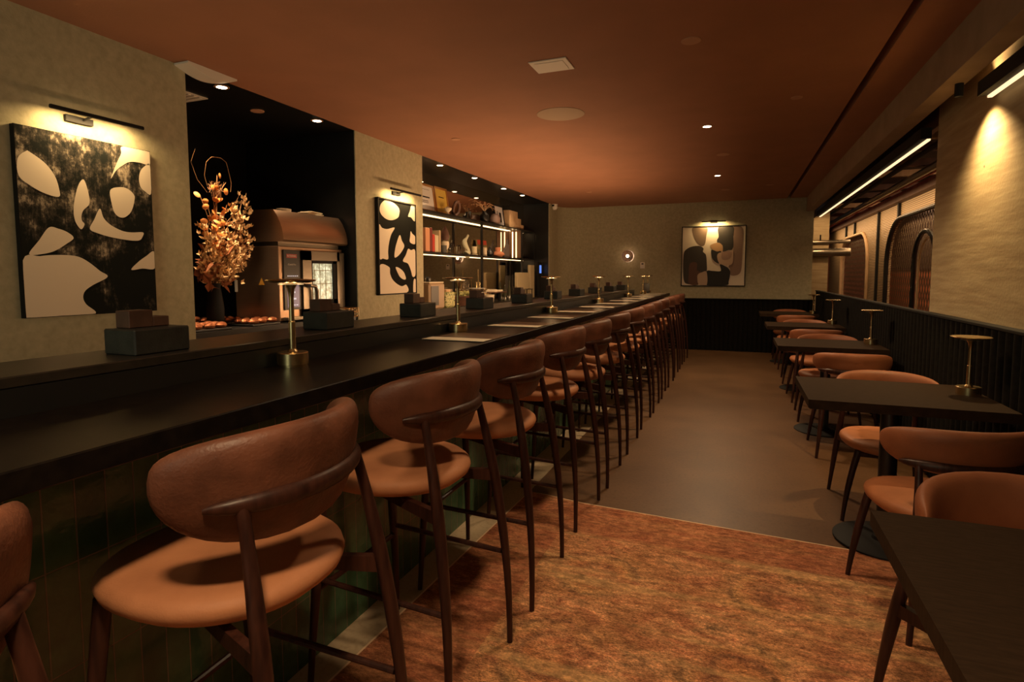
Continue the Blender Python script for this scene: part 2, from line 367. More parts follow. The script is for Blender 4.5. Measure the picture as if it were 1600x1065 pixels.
# wall on the bar side with its two openings
c = MB(); c.box(-3.6, XW, Y0, 2.775, 0, CZ); c.box(-3.55, XW, 4.55, 5.78, 0, CZ); c.box(-3.6, XW, 10.49, 10.98, 0, CZ)
arc = [(XW,10.98)] + [(XW+.42*(1-math.cos(t)), 10.98+.42*math.sin(t)) for t in [R(a) for a in range(10,91,10)]] + [(-3.6,D),(-3.6,10.98)]
c.prism(arc, 0, CZ); struct('wall_left', c, 'plaster')
c = MB(); c.box(-4.8, -3.6, 2.5, 2.60, 0, CZ); c.box(-4.8, -4.7, 2.6, 4.6, 0, CZ); c.box(-4.8,-3.55,4.552,4.70,0,CZ); c.box(-3.95,-3.90,4.7,10.6,0,CZ); c.box(-3.95,-3.55,5.70,5.78,0,CZ); c.box(-3.95,-3.601,10.49,10.6,0,CZ)
c.box(-3.61,-3.37,2.775,2.779,0,CZ); c.box(-3.55,-3.37,4.545,4.549,0,CZ); c.box(-3.60,-3.37,10.486,10.489,0,CZ)  # thin black skins over jamb faces; the kitchen jamb's dimness is put in colour
struct('wall_recess', c, 'black_paint')
struct('wall_back', MB().box(-3.6, 1.2, D, D+.15, 0, CZ+.16), 'plaster')
c = MB(); c.box(-4.8, -2.6, Y0-.15, Y0, 0, CZ); c.box(.8, 3.2, Y0-.15, Y0, 0, 3.2); c.box(-2.6,.8,Y0-.15,Y0,0,.7); c.box(-2.6,.8,Y0-.15,Y0,2.5,CZ)
struct('wall_front', c, 'plaster')
c = MB()
for a in (-2.6,-1.5,-.4,.74): c.box(a, a+.06, Y0-.1, Y0-.04, .7, 2.5)
c.box(-2.6,.8,Y0-.1,Y0-.04,.7,.76); c.box(-2.6,.8,Y0-.1,Y0-.04,2.44,2.5)
struct('window_1', c, 'black_paint')
struct('wall_right', MB().box(1.33, 1.75, Y0, 5.145, 0, 3.3), 'pillar')
struct('trim_header', MB().box(1.33, 1.37, 5.146, 12.6, 2.50, 3.3), 'header')
# fluted panels
def flutes(n, y0, y1, z0, z1, x, depth, axis):
    m = MB(); seg = 6; stepy = (y1-y0)/n; pr = []
    for i in range(n):
        for k in range(seg):
            t = k/seg; pr.append((y0+(i+t)*stepy, x - depth*math.sin(PI*t)))
    pr.append((y1, x))
    vs = []; fs = []
    for (a,b) in pr:
        for z in (z0,z1): vs.append((b,a,z) if axis == 'x' else (a,b,z))
    for i in range(len(pr)-1): fs.append((2*i,2*i+2,2*i+3,2*i+1))
    m.add(vs, fs); return m
m = flutes(36, -1.7, 1.255, 0.0, .955, D-.012, .022, 'y'); m.box(-1.7,1.255,D-.012,D-.001,0,.96); m.box(-1.7,1.258,D-.05,D-.001,.955,.975)
tag(m.obj('fluted_wainscot', 'fabric_black', ang=60), 'black vertically fluted wall panel along the foot of the far wall', 'wall panel')
m = flutes(150, -2.4, D-.04, .02, 1.125, 1.292, .030, 'x'); m.box(1.292,1.325,-2.4,D-.001,0,1.125)
bq = empty('banquette_wall', 'long black vertically channelled panel wall running behind the row of tables', 'panel wall')
m.obj('channelled_panel', 'fabric_black', bq, ang=60)
MB().box(1.262,1.325,-2.4,D-.001,1.126,1.144,.003).obj('top_cap', 'black_matte', bq, smooth=False)

# ---------------------------------------------------------------- rug
m = MB(); m.prism([(-1.40,-2.2),(1.12,-2.3),(1.15,3.27),(-.1,3.345),(-.87,3.395),(-1.10,3.44),(-1.235,3.455)], .0005, .008)
rug = tag(m.obj('area_rug', 'rug', smooth=False), 'faded orange and rust patterned vintage rug lying beside the near bar stools', 'rug')
m = MB(); e = [(-1.40,-2.2),(-1.235,3.455),(-1.10,3.44),(-.87,3.395),(-.1,3.345),(1.15,3.27)]
m.tube([(x,y,.0046) for x,y in e], .004, 6, flat=2.0); m.obj('bound_edge', mat('rug_binding', (.72,.52,.33), .9), rug)

# ---------------------------------------------------------------- the bar
bar = empty('bar_counter', 'long bar counter with black top and green tiled front', 'bar counter')
MB().box(-1.521,-1.105,-1.2,10.35,1.052,1.10,.003).obj('bar_top', 'bar_black', bar, smooth=False)
MB().box(-1.50,-1.43,-1.2,10.30,0,1.051).obj('tiled_front', 'tile', bar, smooth=False)
lg = empty('raised_ledge', 'dark raised service ledge running behind the bar top', 'ledge')
MB().box(-1.78,-1.5215,-1.2,9.17,0,1.165).obj('support_wall', 'black_paint', lg, smooth=False)
MB().box(-1.80,-1.5212,-1.2,9.19,1.1655,1.193,.003).obj('ledge_top', 'ledge_black', lg, smooth=False)

area('service_strip', (-1.885, 3.0, 1.13), (0, R(180-38), 0), .10, 4.0, 9, (1,.56,.27), lg)
area('service_strip', (-1.885, 7.1, 1.13), (0, R(180-38), 0), .10, 4.0, 62, (1,.56,.27), lg)

# ---------------------------------------------------------------- stools and chairs
def seat_mesh(zt, th=.085):
    m = MB(); n = 44
    def outline(s):
        pts = []
        for i in range(n):
            a = 2*PI*i/n; ca, sa = math.cos(a), math.sin(a)
            x = .255*math.copysign(abs(ca)**.82, ca); y = .265*math.copysign(abs(sa)**.82, sa)
            x *= 1 - .13*max(0,-sa)**1.5 - .02*max(0,sa)
            pts.append((x*s, y*s+.078))
        return pts
    rings = [(.80,0),(.91,.010),(.975,.026),(1.0,.046),(.985,.062),(.93,.076),(.82,.084),(.60,.089),(.30,.091)]
    vs = []
    for s, z in rings:
        for x, y in outline(s): vs.append((x, y, zt + .004 - .078 + z*.86 + .006*abs(x/.25)**2))
    fs = []
    for k in range(len(rings)-1):
        for i in range(n):
            j = (i+1) % n; fs.append((k*n+i,k*n+j,(k+1)*n+j,(k+1)*n+i))
    fs.append(tuple(range(n-1,-1,-1))); fs.append(tuple((len(rings)-1)*n+i for i in range(n)))
    return m.add(vs, fs)
RB = .285
def bend(u, yb, off=0.0):
    a = u/RB; return ((RB+off)*math.sin(a), yb - off + RB - (RB)*math.cos(a) + off*(1-math.cos(a)))
def back_mesh(zc, yb, HT=.090, HB=.160):
    m = MB(); na, nr = 48, 9; U = .345
    def pt(r, a, side):
        ca, sa = math.cos(a), math.sin(a)
        u = U*math.copysign(abs(ca)**.80, ca)*r
        v = (HT*abs(sa)**.72 if sa > 0 else -HB*abs(sa)**.95)*r
        t = .036*max(0, 1-r**3.2)**.5
        v2 = v - .03*(abs(u)/U)**2 * 0
        x, y = bend(u, yb, -side*t)   # side +1 : inner (front) face
        y -= (v2)*.16                 # leaning back
        return (x, y, zc + v2)
    vs = []; fs = []
    rs = [0.12,.3,.5,.68,.82,.91,.965,.992,1.0]
    for side in (1,-1):
        for r in rs:
            for i in range(na): vs.append(pt(r, 2*PI*i/na, side))
    tot = len(rs)*na
    for s_ in (0,1):
        for k in range(len(rs)-1):
            for i in range(na):
                j = (i+1) % na; q = (s_*tot+k*na+i, s_*tot+k*na+j, s_*tot+(k+1)*na+j, s_*tot+(k+1)*na+i); fs.append(q if s_ else q[::-1])
        fs.append(tuple(s_*tot+i for i in range(na)))
    for i in range(na):
        j = (i+1) % na; fs.append(((len(rs)-1)*na+i,(len(rs)-1)*na+j,tot+(len(rs)-1)*na+j,tot+(len(rs)-1)*na+i))
    return m.add(vs, fs)
def leg_tube(pts, rads, steps=9):
    a, b, c_ = (Vector(q) for q in pts); h = (a-b).length/((a-b).length+(b-c_).length); P = []; Rr = []
    for k in range(2*steps+1):
        t = k/(2*steps)
        l0 = (t-h)*(t-1)/(h); l1 = t*(t-1)/(h*(h-1)); l2 = t*(t-h)/(1-h)
        P.append(a*l0+b*l1+c_*l2)
        u = t/h if t < h else (t-h)/(1-h); i = 0 if t < h else 1; Rr.append(rads[i]+(rads[i+1]-rads[i])*(3*u*u-2*u**3))
    return MB().tube(P, Rr, 12)
def make_seat(name, label, cat, zs, stool):
    t = empty(name, label, cat)
    zb = zs + (.255 if stool else .268)            # centre line of the backrest
    zr = .055 if stool else .072
    yb = -.19
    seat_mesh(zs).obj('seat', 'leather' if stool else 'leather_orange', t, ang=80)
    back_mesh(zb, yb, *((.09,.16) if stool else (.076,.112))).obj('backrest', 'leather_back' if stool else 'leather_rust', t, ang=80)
    m = MB(); P = []; Rr = []
    for k in range(25):
        u = -.24 + .48*k/24; x, y = bend(u, yb, .033); P.append((x, y+zr*.16, zb-zr)); Rr.append(.004+.019*(1-abs(u/.242)**3)**.6)
    m.tube(P, Rr, 12, flat=.85); m.obj('back_rail', 'wood', t)
    zl = zb-zr-.005
    for s in (-1,1):
        x, y = bend(.178, yb, .035); y += zr*.16
        leg_tube([(s*x,y,zl),(s*.212,-.215,zs-.10),(s*.245,-.262,0)], [.0130,.0190,.0110]).obj('leg', 'wood', t)
        leg_tube([(s*.190,.245,zs-.062),(s*.224,.250,zs*.55),(s*.262,.262,0)], [.019,.017,.0105]).obj('leg', 'wood', t)
        b = MB(); za = zs-.078; o = .011
        b.add([(s*.213-o,-.215,za-.043),(s*.213+o,-.215,za-.043),(s*.213+o,-.215,za),(s*.213-o,-.215,za),
               (s*.085-o,.14,za-.020),(s*.085+o,.14,za-.020),(s*.085+o,.14,za+.004),(s*.085-o,.14,za+.004)],
              [(0,1,2,3),(7,6,5,4),(0,4,5,1),(1,5,6,2),(2,6,7,3),(3,7,4,0)])
        b.obj('side_rail', 'wood', t, smooth=False)
        if stool:
            f = lambda z: (-.262*-1-(.262-.224)*(z/(zs*.55)), .262-(.262-.250)*(z/(zs*.55)))
            fx, fy = f(.375); rx = .245-(.245-.212)*(.365/(zs-.10)); ry = -.262+(.047)*(.365/(zs-.10))
            MB().tube([(s*rx,ry,.365),(s*fx,fy,.385)], [.0095,.0095], 10).obj('stretcher', 'wood', t)
    MB().box(-.188,.188,.225,.262,zs-.092,zs-.066,.004).obj('cross_rail', 'wood', t, smooth=False)
    if stool:
        MB().tube([(-.233,.249,.345),(.233,.249,.345)], .0105, 10).obj('footrest', 'wood', t)
    return t
ordn = ['first','second','third','fourth','fifth','sixth','seventh','eighth','ninth','tenth','eleventh','twelfth','thirteenth','fourteenth']
stool_y = [.25,1.00,1.73,2.435,3.24,3.96,4.74,5.53,6.20,6.92,7.66,8.40,9.15,9.95]
G = 'leather bar stools along the bar'
stool0 = None
for i, y in enumerate(stool_y):
    if i == 0: lb = 'brown leather bar stool nearest the camera, only its back and a leg in frame'
    elif i == 1: lb = 'brown leather bar stool with a fully visible wide back, second from the camera'
    elif i == 13: lb = 'last brown leather bar stool at the far end of the bar'
    else: lb = 'brown leather bar stool with walnut legs, %s from the camera along the bar' % ordn[i]
    rz = R(90) + R([0,2,-1,1.5,-2,1,0,-1.5,1,2,-1,0,1,-1][i])
    z = .0088 if y < 3.4 else 0
    if stool0 is None:
        stool0 = make_seat('bar_stool', lb, 'bar stool', .765, True); stool0.location = (-1.045,y,z); stool0.rotation_euler = (0,0,rz); stool0['group'] = G
    else: dup(stool0, (-1.045+random.uniform(-.008,.008), y, z), rz, lb, G)

G = 'leather dining chairs at the tables'
chairs = [ # x, y centre, rotation, label (centre of the chair; its back is .19 behind)
 (.75, 1.90, PI+R(17), 'tan leather dining chair facing the camera behind the nearest table', .0088),
 (.825, 2.82, R(12), 'dark backed leather dining chair seen from behind, pushed toward the second table', .0088),
 (.845, 3.985, PI+R(2), 'tan leather dining chair facing the camera behind the second table', 0),
 (.845, 5.19, R(-1), 'leather dining chair seen from behind, pushed toward the third table', 0),
 (.83, 6.37, PI, 'tan leather dining chair facing the camera behind the third table', 0),
 (.83, 7.27, 0, 'leather dining chair seen from behind, pushed toward the fourth table', 0),
 (.83, 8.45, PI, 'tan leather dining chair facing the camera behind the fourth table', 0),
 (.83, 9.68, 0, 'leather dining chair seen from behind, pushed toward the last table', 0),
 (.83, 10.86, PI, 'tan leather dining chair facing the camera behind the last table', 0)]
ch0 = None
for x, y, rz, lb, z in chairs:
    if ch0 is None:
        ch0 = make_seat('dining_chair', lb, 'chair', .475, False); ch0.location = (x,y,z); ch0.rotation_euler = (0,0,rz); ch0['group'] = G
    else: dup(ch0, (x,y,z), rz, lb, G)

# ---------------------------------------------------------------- tables
G = 'black tables along the panel wall'
tabs = [(1.35,'nearest black square table, cut off by the lower edge of view'), (3.475,'black square table with a brass lamp, second from the camera'),
        (5.845,'black square table between two pairs of chairs, third from the camera'), (7.915,'black square table, fourth from the camera'), (10.30,'last black square table by the far wall')]
tab0 = None
for y, lb in tabs:
    z = .0088 if y < 4 else 0
    if tab0 is None:
        t = empty('cafe_table', lb, 'table', (.752,y,z), 0, G); tab0 = t
        m = MB(); m.prism([(-.410,.755),(.410,.755),(.417,.760),(.417,.80),(-.417,.80),(-.417,.760)], -.35, .35, 'y'); m.obj('tabletop', 'table_black', t, smooth=False)
        m = MB(); m.lathe([(.24,0),(.24,.007),(.232,.012),(.06,.016),(.052,.03)], n=40); m.obj('base_disc', 'black_matte', t)
        m = MB(); m.lathe([(.042,.0305),(.042,.740),(.13,.746),(.13,.7545)], n=24); m.obj('pedestal', 'black_paint', t)
    else: dup(tab0, (.752,y,z), 0, lb, G)

# ---------------------------------------------------------------- cordless table lamps
def make_lamp(label, group, loc, lit, h=.300):
    t = empty('table_lamp', label, 'lamp', loc, 0, group)
    MB().lathe([(.050,0),(.050,.004),(.0535,.006),(.0535,.046),(.050,.049),(.020,.050)], n=28).obj('base', 'brass', t)
    MB().lathe([(.019,.051),(.012,.060),(.0120,.075),(.0115,.155),(.0090,.158),(.0086,h-.060),(.012,h-.030),(.024,h-.008)], n=16).obj('stem', 'brass', t)
    MB().lathe([(.022,h-.0075),(.060,h-.0065),(.083,h-.001),(.086,h+.002),(.083,h+.005),(.02,h+.008)], n=36).obj('disc_shade', 'brass', t)
    m = MB(); n = 20; vs = []
    for r in (.026,.044):
        for i in range(n): a = 2*PI*i/n; vs.append((r*math.cos(a), r*math.sin(a), h-.0095))
    vs2 = [(x,y,h-.0125) for x,y,_ in vs]
    fs = [(i,(i+1)%n,n+(i+1)%n,n+i) for i in range(n)]
    m.add(vs, fs); m.add(vs2, [f[::-1] for f in fs])
    m.obj('light_ring', 'lampglow' if lit else 'white', t, smooth=False)
    if lit: point('lamp_light', (0,0,h-.035), lit, WARM, .02, t)
    return t
bar_l = [(1.60,'brass mushroom lamp on the bar, nearest the camera'),(2.90,'brass disc lamp on the bar beside the first paper menus'),(4.65,'brass disc lamp on the bar, third from the camera'),
         (6.43,'brass disc lamp on the bar, fourth from the camera'),(8.30,'brass disc lamp on the bar, fifth from the camera'),(9.70,'brass disc lamp on the bar, second from its far end'),(10.22,'brass disc lamp at the very end of the bar')]
for i, (y, lb) in enumerate(bar_l):
    make_lamp(lb, 'brass lamps on the bar', (-1.466, y, 1.1003), 1.3 if i else .25)
for y, lb in ((3.56,'brass disc lamp on the second table against the panel wall'),(5.90,'brass disc lamp on the third table'),(8.15,'brass disc lamp on the fourth table'),(10.15,'brass disc lamp on the last table')):
    make_lamp(lb, 'brass lamps on the tables', (1.105,y,.80), 0)

# ---------------------------------------------------------------- on the bar and ledge
G = 'paper menus on the bar'
for i, (y) in enumerate((2.525,3.325,4.06,4.78,5.55,6.25,6.98,7.72,8.45,9.2,9.9)):
    t = empty('place_setting', 'pale paper menu strip on a brown mat, %s from the camera along the bar' % ordn[i], 'placemat', (-1.285,y,1.10), 0, G)
    MB().box(-.165,.165,-.005,.30,.0005,.003).obj('mat', mat('brown_placemat', (.085,.050,.028), .42) if i == 0 else bpy.data.materials['brown_placemat'], t, smooth=False)
    m = MB(); m.box(-.165,.165,-.055,.055,.0035,.0055); m.obj('menu_strip', 'cream', t, smooth=False)['label'] = 'cream paper menu strip'
G = 'black caddies along the raised ledge'
cy = [(1.10,'near the big abstract painting, nearest the camera'),(1.916,'in front of the steel oven'),(2.67,'below the small ring painting'),(3.47,'just before the lit shelves'),(4.314,'below the shelf with the white sculpture'),(5.17,'beside the cream panels'),(6.03,'just past the shelf recess'),(6.90,'seventh past the recess corner'),(7.78,'toward the far end of the ledge'),(8.62,'last on the raised ledge')]
cd0 = None
for i, (y, w_) in enumerate(cy):
    lb = 'black box caddy with two small brown blocks, ' + w_.replace('seventh past the recess corner','next beyond the recess corner')
    if cd0 is None:
        cd0 = t = empty('caddy', lb, 'caddy', (-1.635,y+.088,1.193), 0, G)
        MB().box(-.065,.065,-.088,.088,0,.074,.004).obj('box', noisy('charcoal_box', (.017,.018,.017), (.028,.029,.026), 30, .45), t, smooth=False)
        MB().box(-.052,.006,-.060,.014,.0745,.125,.002).obj('tall_block', 'brown_box', t, smooth=False)
        MB().box(-.052,.006,.0145,.066,.0745,.104,.002).obj('low_block', 'brown_box', t, smooth=False)
    else: dup(cd0, (-1.637+random.uniform(-.006,.006), y+.088, 1.193), R(random.uniform(-3,3)), lb, G)
t = empty('till_terminal', 'small dark payment terminal standing at the far end of the bar', 'terminal', (-1.46,9.98,1.10))
MB().box(-.05,.05,-.05,.05,0,.02,.004).obj('foot', 'black_matte', t, smooth=False)
m = MB(); m.T = Matrix.Rotation(R(-12),4,'X'); m.box(-.06,.06,-.012,.012,.02,.18,.004); m.obj('screen_body', 'black_paint', t, smooth=False)

# ---------------------------------------------------------------- paintings
def shape(m, pts, x, mi, sm=True, axis='x'):
    P = smooth_poly(pts) if sm else pts
    m.cur = mi
    vs = [((x,a,b) if axis == 'x' else (a,x,b)) for a, b in P]
    m.add(vs, [tuple(range(len(vs)))])
def clipr(pts, a0, a1, b0, b1): return [(min(max(a,a0),a1),min(max(b,b0),b1)) for a,b in pts]
# 1: large black and cream canvas
t = empty('painting', 'large canvas of cream cut shapes on scraped black, on the wall nearest the camera', 'painting', (0,0,0))
MB().box(XW+.002, -3.326, 1.775, 2.482, 1.205, 2.168).obj('stretcher_frame', 'black_matte', t, smooth=False)
m = MB(); m.add([(-3.325,1.777,1.207),(-3.325,2.480,1.207),(-3.325,2.480,2.166),(-3.325,1.777,2.166)], [(0,1,2,3)])
S = [
 [(1.784,1.999),(1.822,2.041),(1.839,2.04),(1.905,1.997),(1.947,1.94),(1.964,1.878),(1.962,1.833),(1.897,1.842),(1.834,1.872),(1.784,1.915)],
 [(2.318,2.164),(2.478,2.164),(2.478,2.088),(2.411,2.089),(2.352,2.082),(2.305,2.051),(2.27,2.018),(2.238,1.97),(2.275,2.06),(2.304,2.12)],
 [(2.477,2.084),(2.439,2.069),(2.414,2.036),(2.404,1.99),(2.412,1.946),(2.438,1.924),(2.477,1.917)],
 [(2.231,1.903),(2.288,1.928),(2.333,1.924),(2.369,1.895),(2.37,1.861),(2.349,1.798),(2.313,1.761),(2.279,1.755),(2.25,1.777),(2.236,1.824)],
 [(2.089,1.942),(2.105,1.903),(2.114,1.852),(2.112,1.81),(2.081,1.776),(2.069,1.746),(2.070,1.718),(2.082,1.699),(2.063,1.671),(2.038,1.705),(2.03,1.75),(2.033,1.801),(2.046,1.86),(2.065,1.915)],
 [(2.168,1.793),(2.186,1.744),(2.222,1.708),(2.286,1.679),(2.343,1.673),(2.413,1.678),(2.409,1.651),(2.387,1.629),(2.329,1.626),(2.229,1.637),(2.155,1.654),(2.109,1.676),(2.134,1.729)],
 [(1.808,1.529),(1.856,1.60),(1.905,1.669),(1.95,1.666),(1.996,1.649),(2.022,1.621),(1.983,1.587),(1.926,1.549),(1.867,1.531)],
 [(1.779,1.496),(1.857,1.52),(1.925,1.528),(1.995,1.529),(2.047,1.52),(2.096,1.492),(2.15,1.447),(2.191,1.413),(2.109,1.368),(2.067,1.337),(2.054,1.301),(2.068,1.263),(2.114,1.209),(1.95,1.209),(1.779,1.209)],
 [(2.478,1.566),(2.425,1.536),(2.375,1.501),(2.33,1.454),(2.40,1.462),(2.478,1.465)]]
for s_ in S: shape(m, clipr(smooth_poly(s_), 1.778,2.479,1.208,2.165), -3.3235, 1, False)
m.obj('canvas', ['scraped','canvas_white'], t, smooth=False)
# 2: looping black brush rings
t = empty('painting', 'narrow framed painting of looping thick black rings on cream, beside the shelf recess', 'painting', (0,0,0))
fr = MB()
for b in ((4.845,4.857,1.218,2.19),(5.551,5.563,1.218,2.19),(4.845,5.563,1.218,1.230),(4.845,5.563,2.178,2.19)): fr.box(XW+.002,-3.318,*b)
fr.obj('frame', 'black_matte', t, smooth=False)
m = MB(); m.box(XW+.004,-3.326,4.857,5.551,1.230,2.178); 
S = [
 [(4.96,2.166),(4.898,2.12),(4.879,2.065),(4.912,2.019),(4.99,1.987),(5.079,1.981),(5.172,2.003),(5.225,2.038),(5.235,2.111),(5.157,2.154),(5.085,2.171),(5.013,2.178)],
 [(5.479,2.176),(5.447,2.112),(5.409,2.052),(5.466,2.045),(5.549,2.014),(5.549,2.176)],
 [(4.859,1.907),(4.917,1.892),(5.004,1.886),(5.141,1.91),(5.075,1.833),(5.032,1.74),(5.015,1.659),(5.013,1.583),(4.925,1.586),(4.859,1.604)],
 [(5.239,1.841),(5.279,1.783),(5.323,1.728),(5.257,1.657),(5.183,1.613),(5.132,1.606),(5.144,1.684),(5.184,1.768)],
 [(5.458,1.895),(5.492,1.87),(5.549,1.841),(5.549,1.765),(5.479,1.762),(5.434,1.786),(5.444,1.835)],
 [(5.4,1.702),(5.456,1.691),(5.549,1.684),(5.549,1.438),(5.485,1.403),(5.45,1.47),(5.391,1.544),(5.293,1.569),(5.354,1.639)],
 [(4.859,1.511),(5.028,1.503),(5.045,1.437),(5.088,1.375),(5.171,1.328),(5.266,1.302),(5.355,1.315),(5.359,1.232),(4.859,1.232)],
 [(5.153,1.504),(5.233,1.489),(5.309,1.448),(5.347,1.384),(5.307,1.372),(5.23,1.401),(5.175,1.458)],
 [(5.505,1.361),(5.549,1.366),(5.549,1.233),(5.496,1.233)]]
for s_ in S: shape(m, clipr(smooth_poly(s_), 4.858,5.55,1.231,2.177), -3.3245, 1, False)
m.obj('canvas', [mat('ink_black', (.010,.011,.010), .9, spec=.1),'canvas_white'], t, smooth=False)
# 3: overlapping earth-tone blobs, far wall
t = empty('painting', 'square framed painting of overlapping black, mauve and tan blobs on the far wall', 'painting', (0,0,0))
fr = MB()
for b in ((-1.012,-.998,D-.045,D-.002,1.212,2.318),(.100,.114,D-.045,D-.002,1.212,2.318)): fr.box(*b)
fr.box(-1.012,.114,D-.045,D-.002,1.204,1.218); fr.box(-1.012,.114,D-.045,D-.002,2.304,2.318)
fr.obj('frame', 'black_matte', t, smooth=False)
m = MB(); m.box(-.998,.100,D-.034,D-.004,1.218,2.304)
cl = [((-.816,2.30),(-.57,2.30),(-.574,2.14),(-.6,1.977),(-.666,1.955),(-.743,2.02),(-.798,2.13)), ((-.106,2.300),(.02,2.29),(.063,2.199),(.055,1.956),(.05,1.589),(.025,1.451),(-.052,1.402),(-.139,1.413),(-.149,1.514),(-.172,1.576),(-.102,1.668),(-.103,1.883),(-.102,2.112)),
 ((-.118,2.30),(-.106,2.112),(-.108,1.898),(-.194,1.866),(-.28,1.843),(-.29,1.948),(-.372,1.996),(-.385,2.058),(-.36,2.119),(-.361,2.30)), ((-.503,1.96),(-.372,2.008),(-.295,1.963),(-.282,1.901),(-.292,1.855),(-.368,1.849),(-.457,1.881)),
 ((-.973,1.803),(-.922,1.897),(-.817,1.946),(-.696,1.953),(-.621,1.908),(-.627,1.845),(-.573,1.782),(-.555,1.625),(-.555,1.477),(-.626,1.466),(-.707,1.406),(-.712,1.296),(-.688,1.233),(-.878,1.24),(-.955,1.295),(-.978,1.502)),
 ((-.855,1.628),(-.735,1.64),(-.724,1.501),(-.648,1.461),(-.707,1.391),(-.689,1.236),(-.863,1.245),(-.874,1.438)), ((-.479,1.874),(-.383,1.844),(-.309,1.84),(-.298,1.654),(-.334,1.623),(-.408,1.655),(-.468,1.734)),
 ((-.374,1.779),(-.324,1.825),(-.164,1.83),(-.107,1.875),(-.102,1.652),(-.158,1.591),(-.245,1.592),(-.319,1.608),(-.364,1.686)), ((-.287,1.832),(-.135,1.84),(-.133,1.745),(-.19,1.696),(-.292,1.704)),
 ((-.555,1.477),(-.448,1.487),(-.308,1.487),(-.326,1.605),(-.245,1.579),(-.171,1.529),(-.143,1.452),(-.165,1.297),(-.204,1.222),(-.549,1.222)), ((-.689,1.236),(-.716,1.343),(-.708,1.422),(-.641,1.461),(-.554,1.466),(-.549,1.223))]
for k, s_ in enumerate(cl): shape(m, clipr(smooth_poly(s_), -.997,.099,1.219,2.303), D-.035-.0006*(k+1), k+1, False, 'y')
cols = [(.17,.115,.075),(.24,.155,.115),(.030,.026,.022),(.50,.30,.15),(.040,.033,.028),(.10,.048,.034),(.020,.018,.017),(.48,.34,.25),(.34,.215,.165),(.012,.012,.012),(.45,.33,.24)]
m.obj('canvas', ['canvas_white']+[mat('paint_tone', c_, .7) for c_ in cols], t, smooth=False)

def picture_light(label, y0, y1, z, wall='x', power=4):
    t = empty('picture_light', label, 'picture light', (0,0,0))
    if wall == 'x':
        yc = (y0+y1)/2
        MB().box(XW+.001,XW+.022,yc-.12,yc+.02,z-.022,z+.012).obj('wall_plate', 'black_matte', t, smooth=False)
        MB().tube([(XW+.02,yc-.03,z),(XW+.10,yc-.03,z+.012)], .007, 8).obj('arm', 'black_matte', t)
        MB().box(XW+.098,XW+.118,y0,y1,z+.001,z+.021,.004).obj('bar', 'black_matte', t, smooth=False)
        area('picture_glow', (XW+.106,yc,z-.002), (0,R(25),0), .012, (y1-y0)*.86, power, (1,.64,.27), t, spread=R(165))
        MB().box(XW+.0965,XW+.0978,y0+.02,y1-.02,z+.004,z+.016).obj('led_strip', 'led', t, smooth=False)
    else:
        xc = (y0+y1)/2
        MB().box(xc-.06,xc+.06,D-.03,D-.001,z-.01,z+.035).obj('wall_plate', 'black_matte', t, smooth=False)
        MB().tube([(xc,D-.02,z+.01),(xc,D-.10,z+.012)], .007, 8).obj('arm', 'black_matte', t)
        MB().box(y0,y1,D-.118,D-.098,z+.001,z+.021,.004).obj('bar', 'black_matte', t, smooth=False)
        area('picture_glow', (xc,D-.106,z-.002), (R(25),0,0), (y1-y0)*.86, .012, power, (1,.64,.27), t, spread=R(165))
        MB().box(y0+.02,y1-.02,D-.0978,D-.0965,z+.004,z+.016).obj('led_strip', 'led', t, smooth=False)
picture_light('slim black picture light above the large cut-shape canvas', 1.90, 2.395, 2.265, power=6)
picture_light('slim black picture light above the painting of black rings', 4.97, 5.56, 2.275, power=6)
picture_light('slim black picture light above the square painting on the far wall', -.66, -.235, 2.382, 'y', power=6.5)

# ---------------------------------------------------------------- far wall fittings
t = empty('wall_sconce', 'round smoked glass wall light with a glowing centre on the far wall', 'wall light', (-2.02,D,1.782))
MB().T
m = MB(); m.T = Matrix.Rotation(R(90),4,'X'); m.lathe([(.045,.0),(.045,.02),(.02,.03)], n=24); m.obj('wall_plate', 'black_matte', t)
m = MB(); m.T = Matrix.Rotation(R(90),4,'X'); m.lathe([(.11,.022),(.122,.05),(.115,.085),(.08,.115),(.03,.128)], n=32); m.obj('smoked_globe', mat('smoked_glass', (.30,.20,.14), .10, trans=.75), t)
m = MB(); m.ball((0,-.072,0), .030); m.obj('bulb', glow('sconce_bulb', (1,.74,.5), 22), t)
t = empty('thermostat', 'small white wall control plate beside the round wall light', 'wall control', (-1.741,D,1.60))
MB().box(-.042,.042,-.018,-.001,-.06,.06,.004).obj('plate', 'white', t, smooth=False)
MB().box(-.02,.02,-.0195,-.0182,.018,.04).obj('display', 'black_matte', t, smooth=False)
t = empty('security_camera', 'small white dome security camera high on the wall past the shelf recess', 'camera', (-3.30,10.66,2.72))
MB().lathe([(.05,.02),(.055,.042),(.055,.0445)], n=20).obj('mount', 'white', t)
MB().ball((0,0,-.005), .055, sz=1.1).obj('dome', 'white', t)
m = MB(); m.T = Matrix.Rotation(R(60),4,'X')@Matrix.Rotation(R(-20),4,'Y'); m.lathe([(.026,.046),(.026,.06),(.01,.062)], n=16); m.obj('lens', 'black_matte', t)

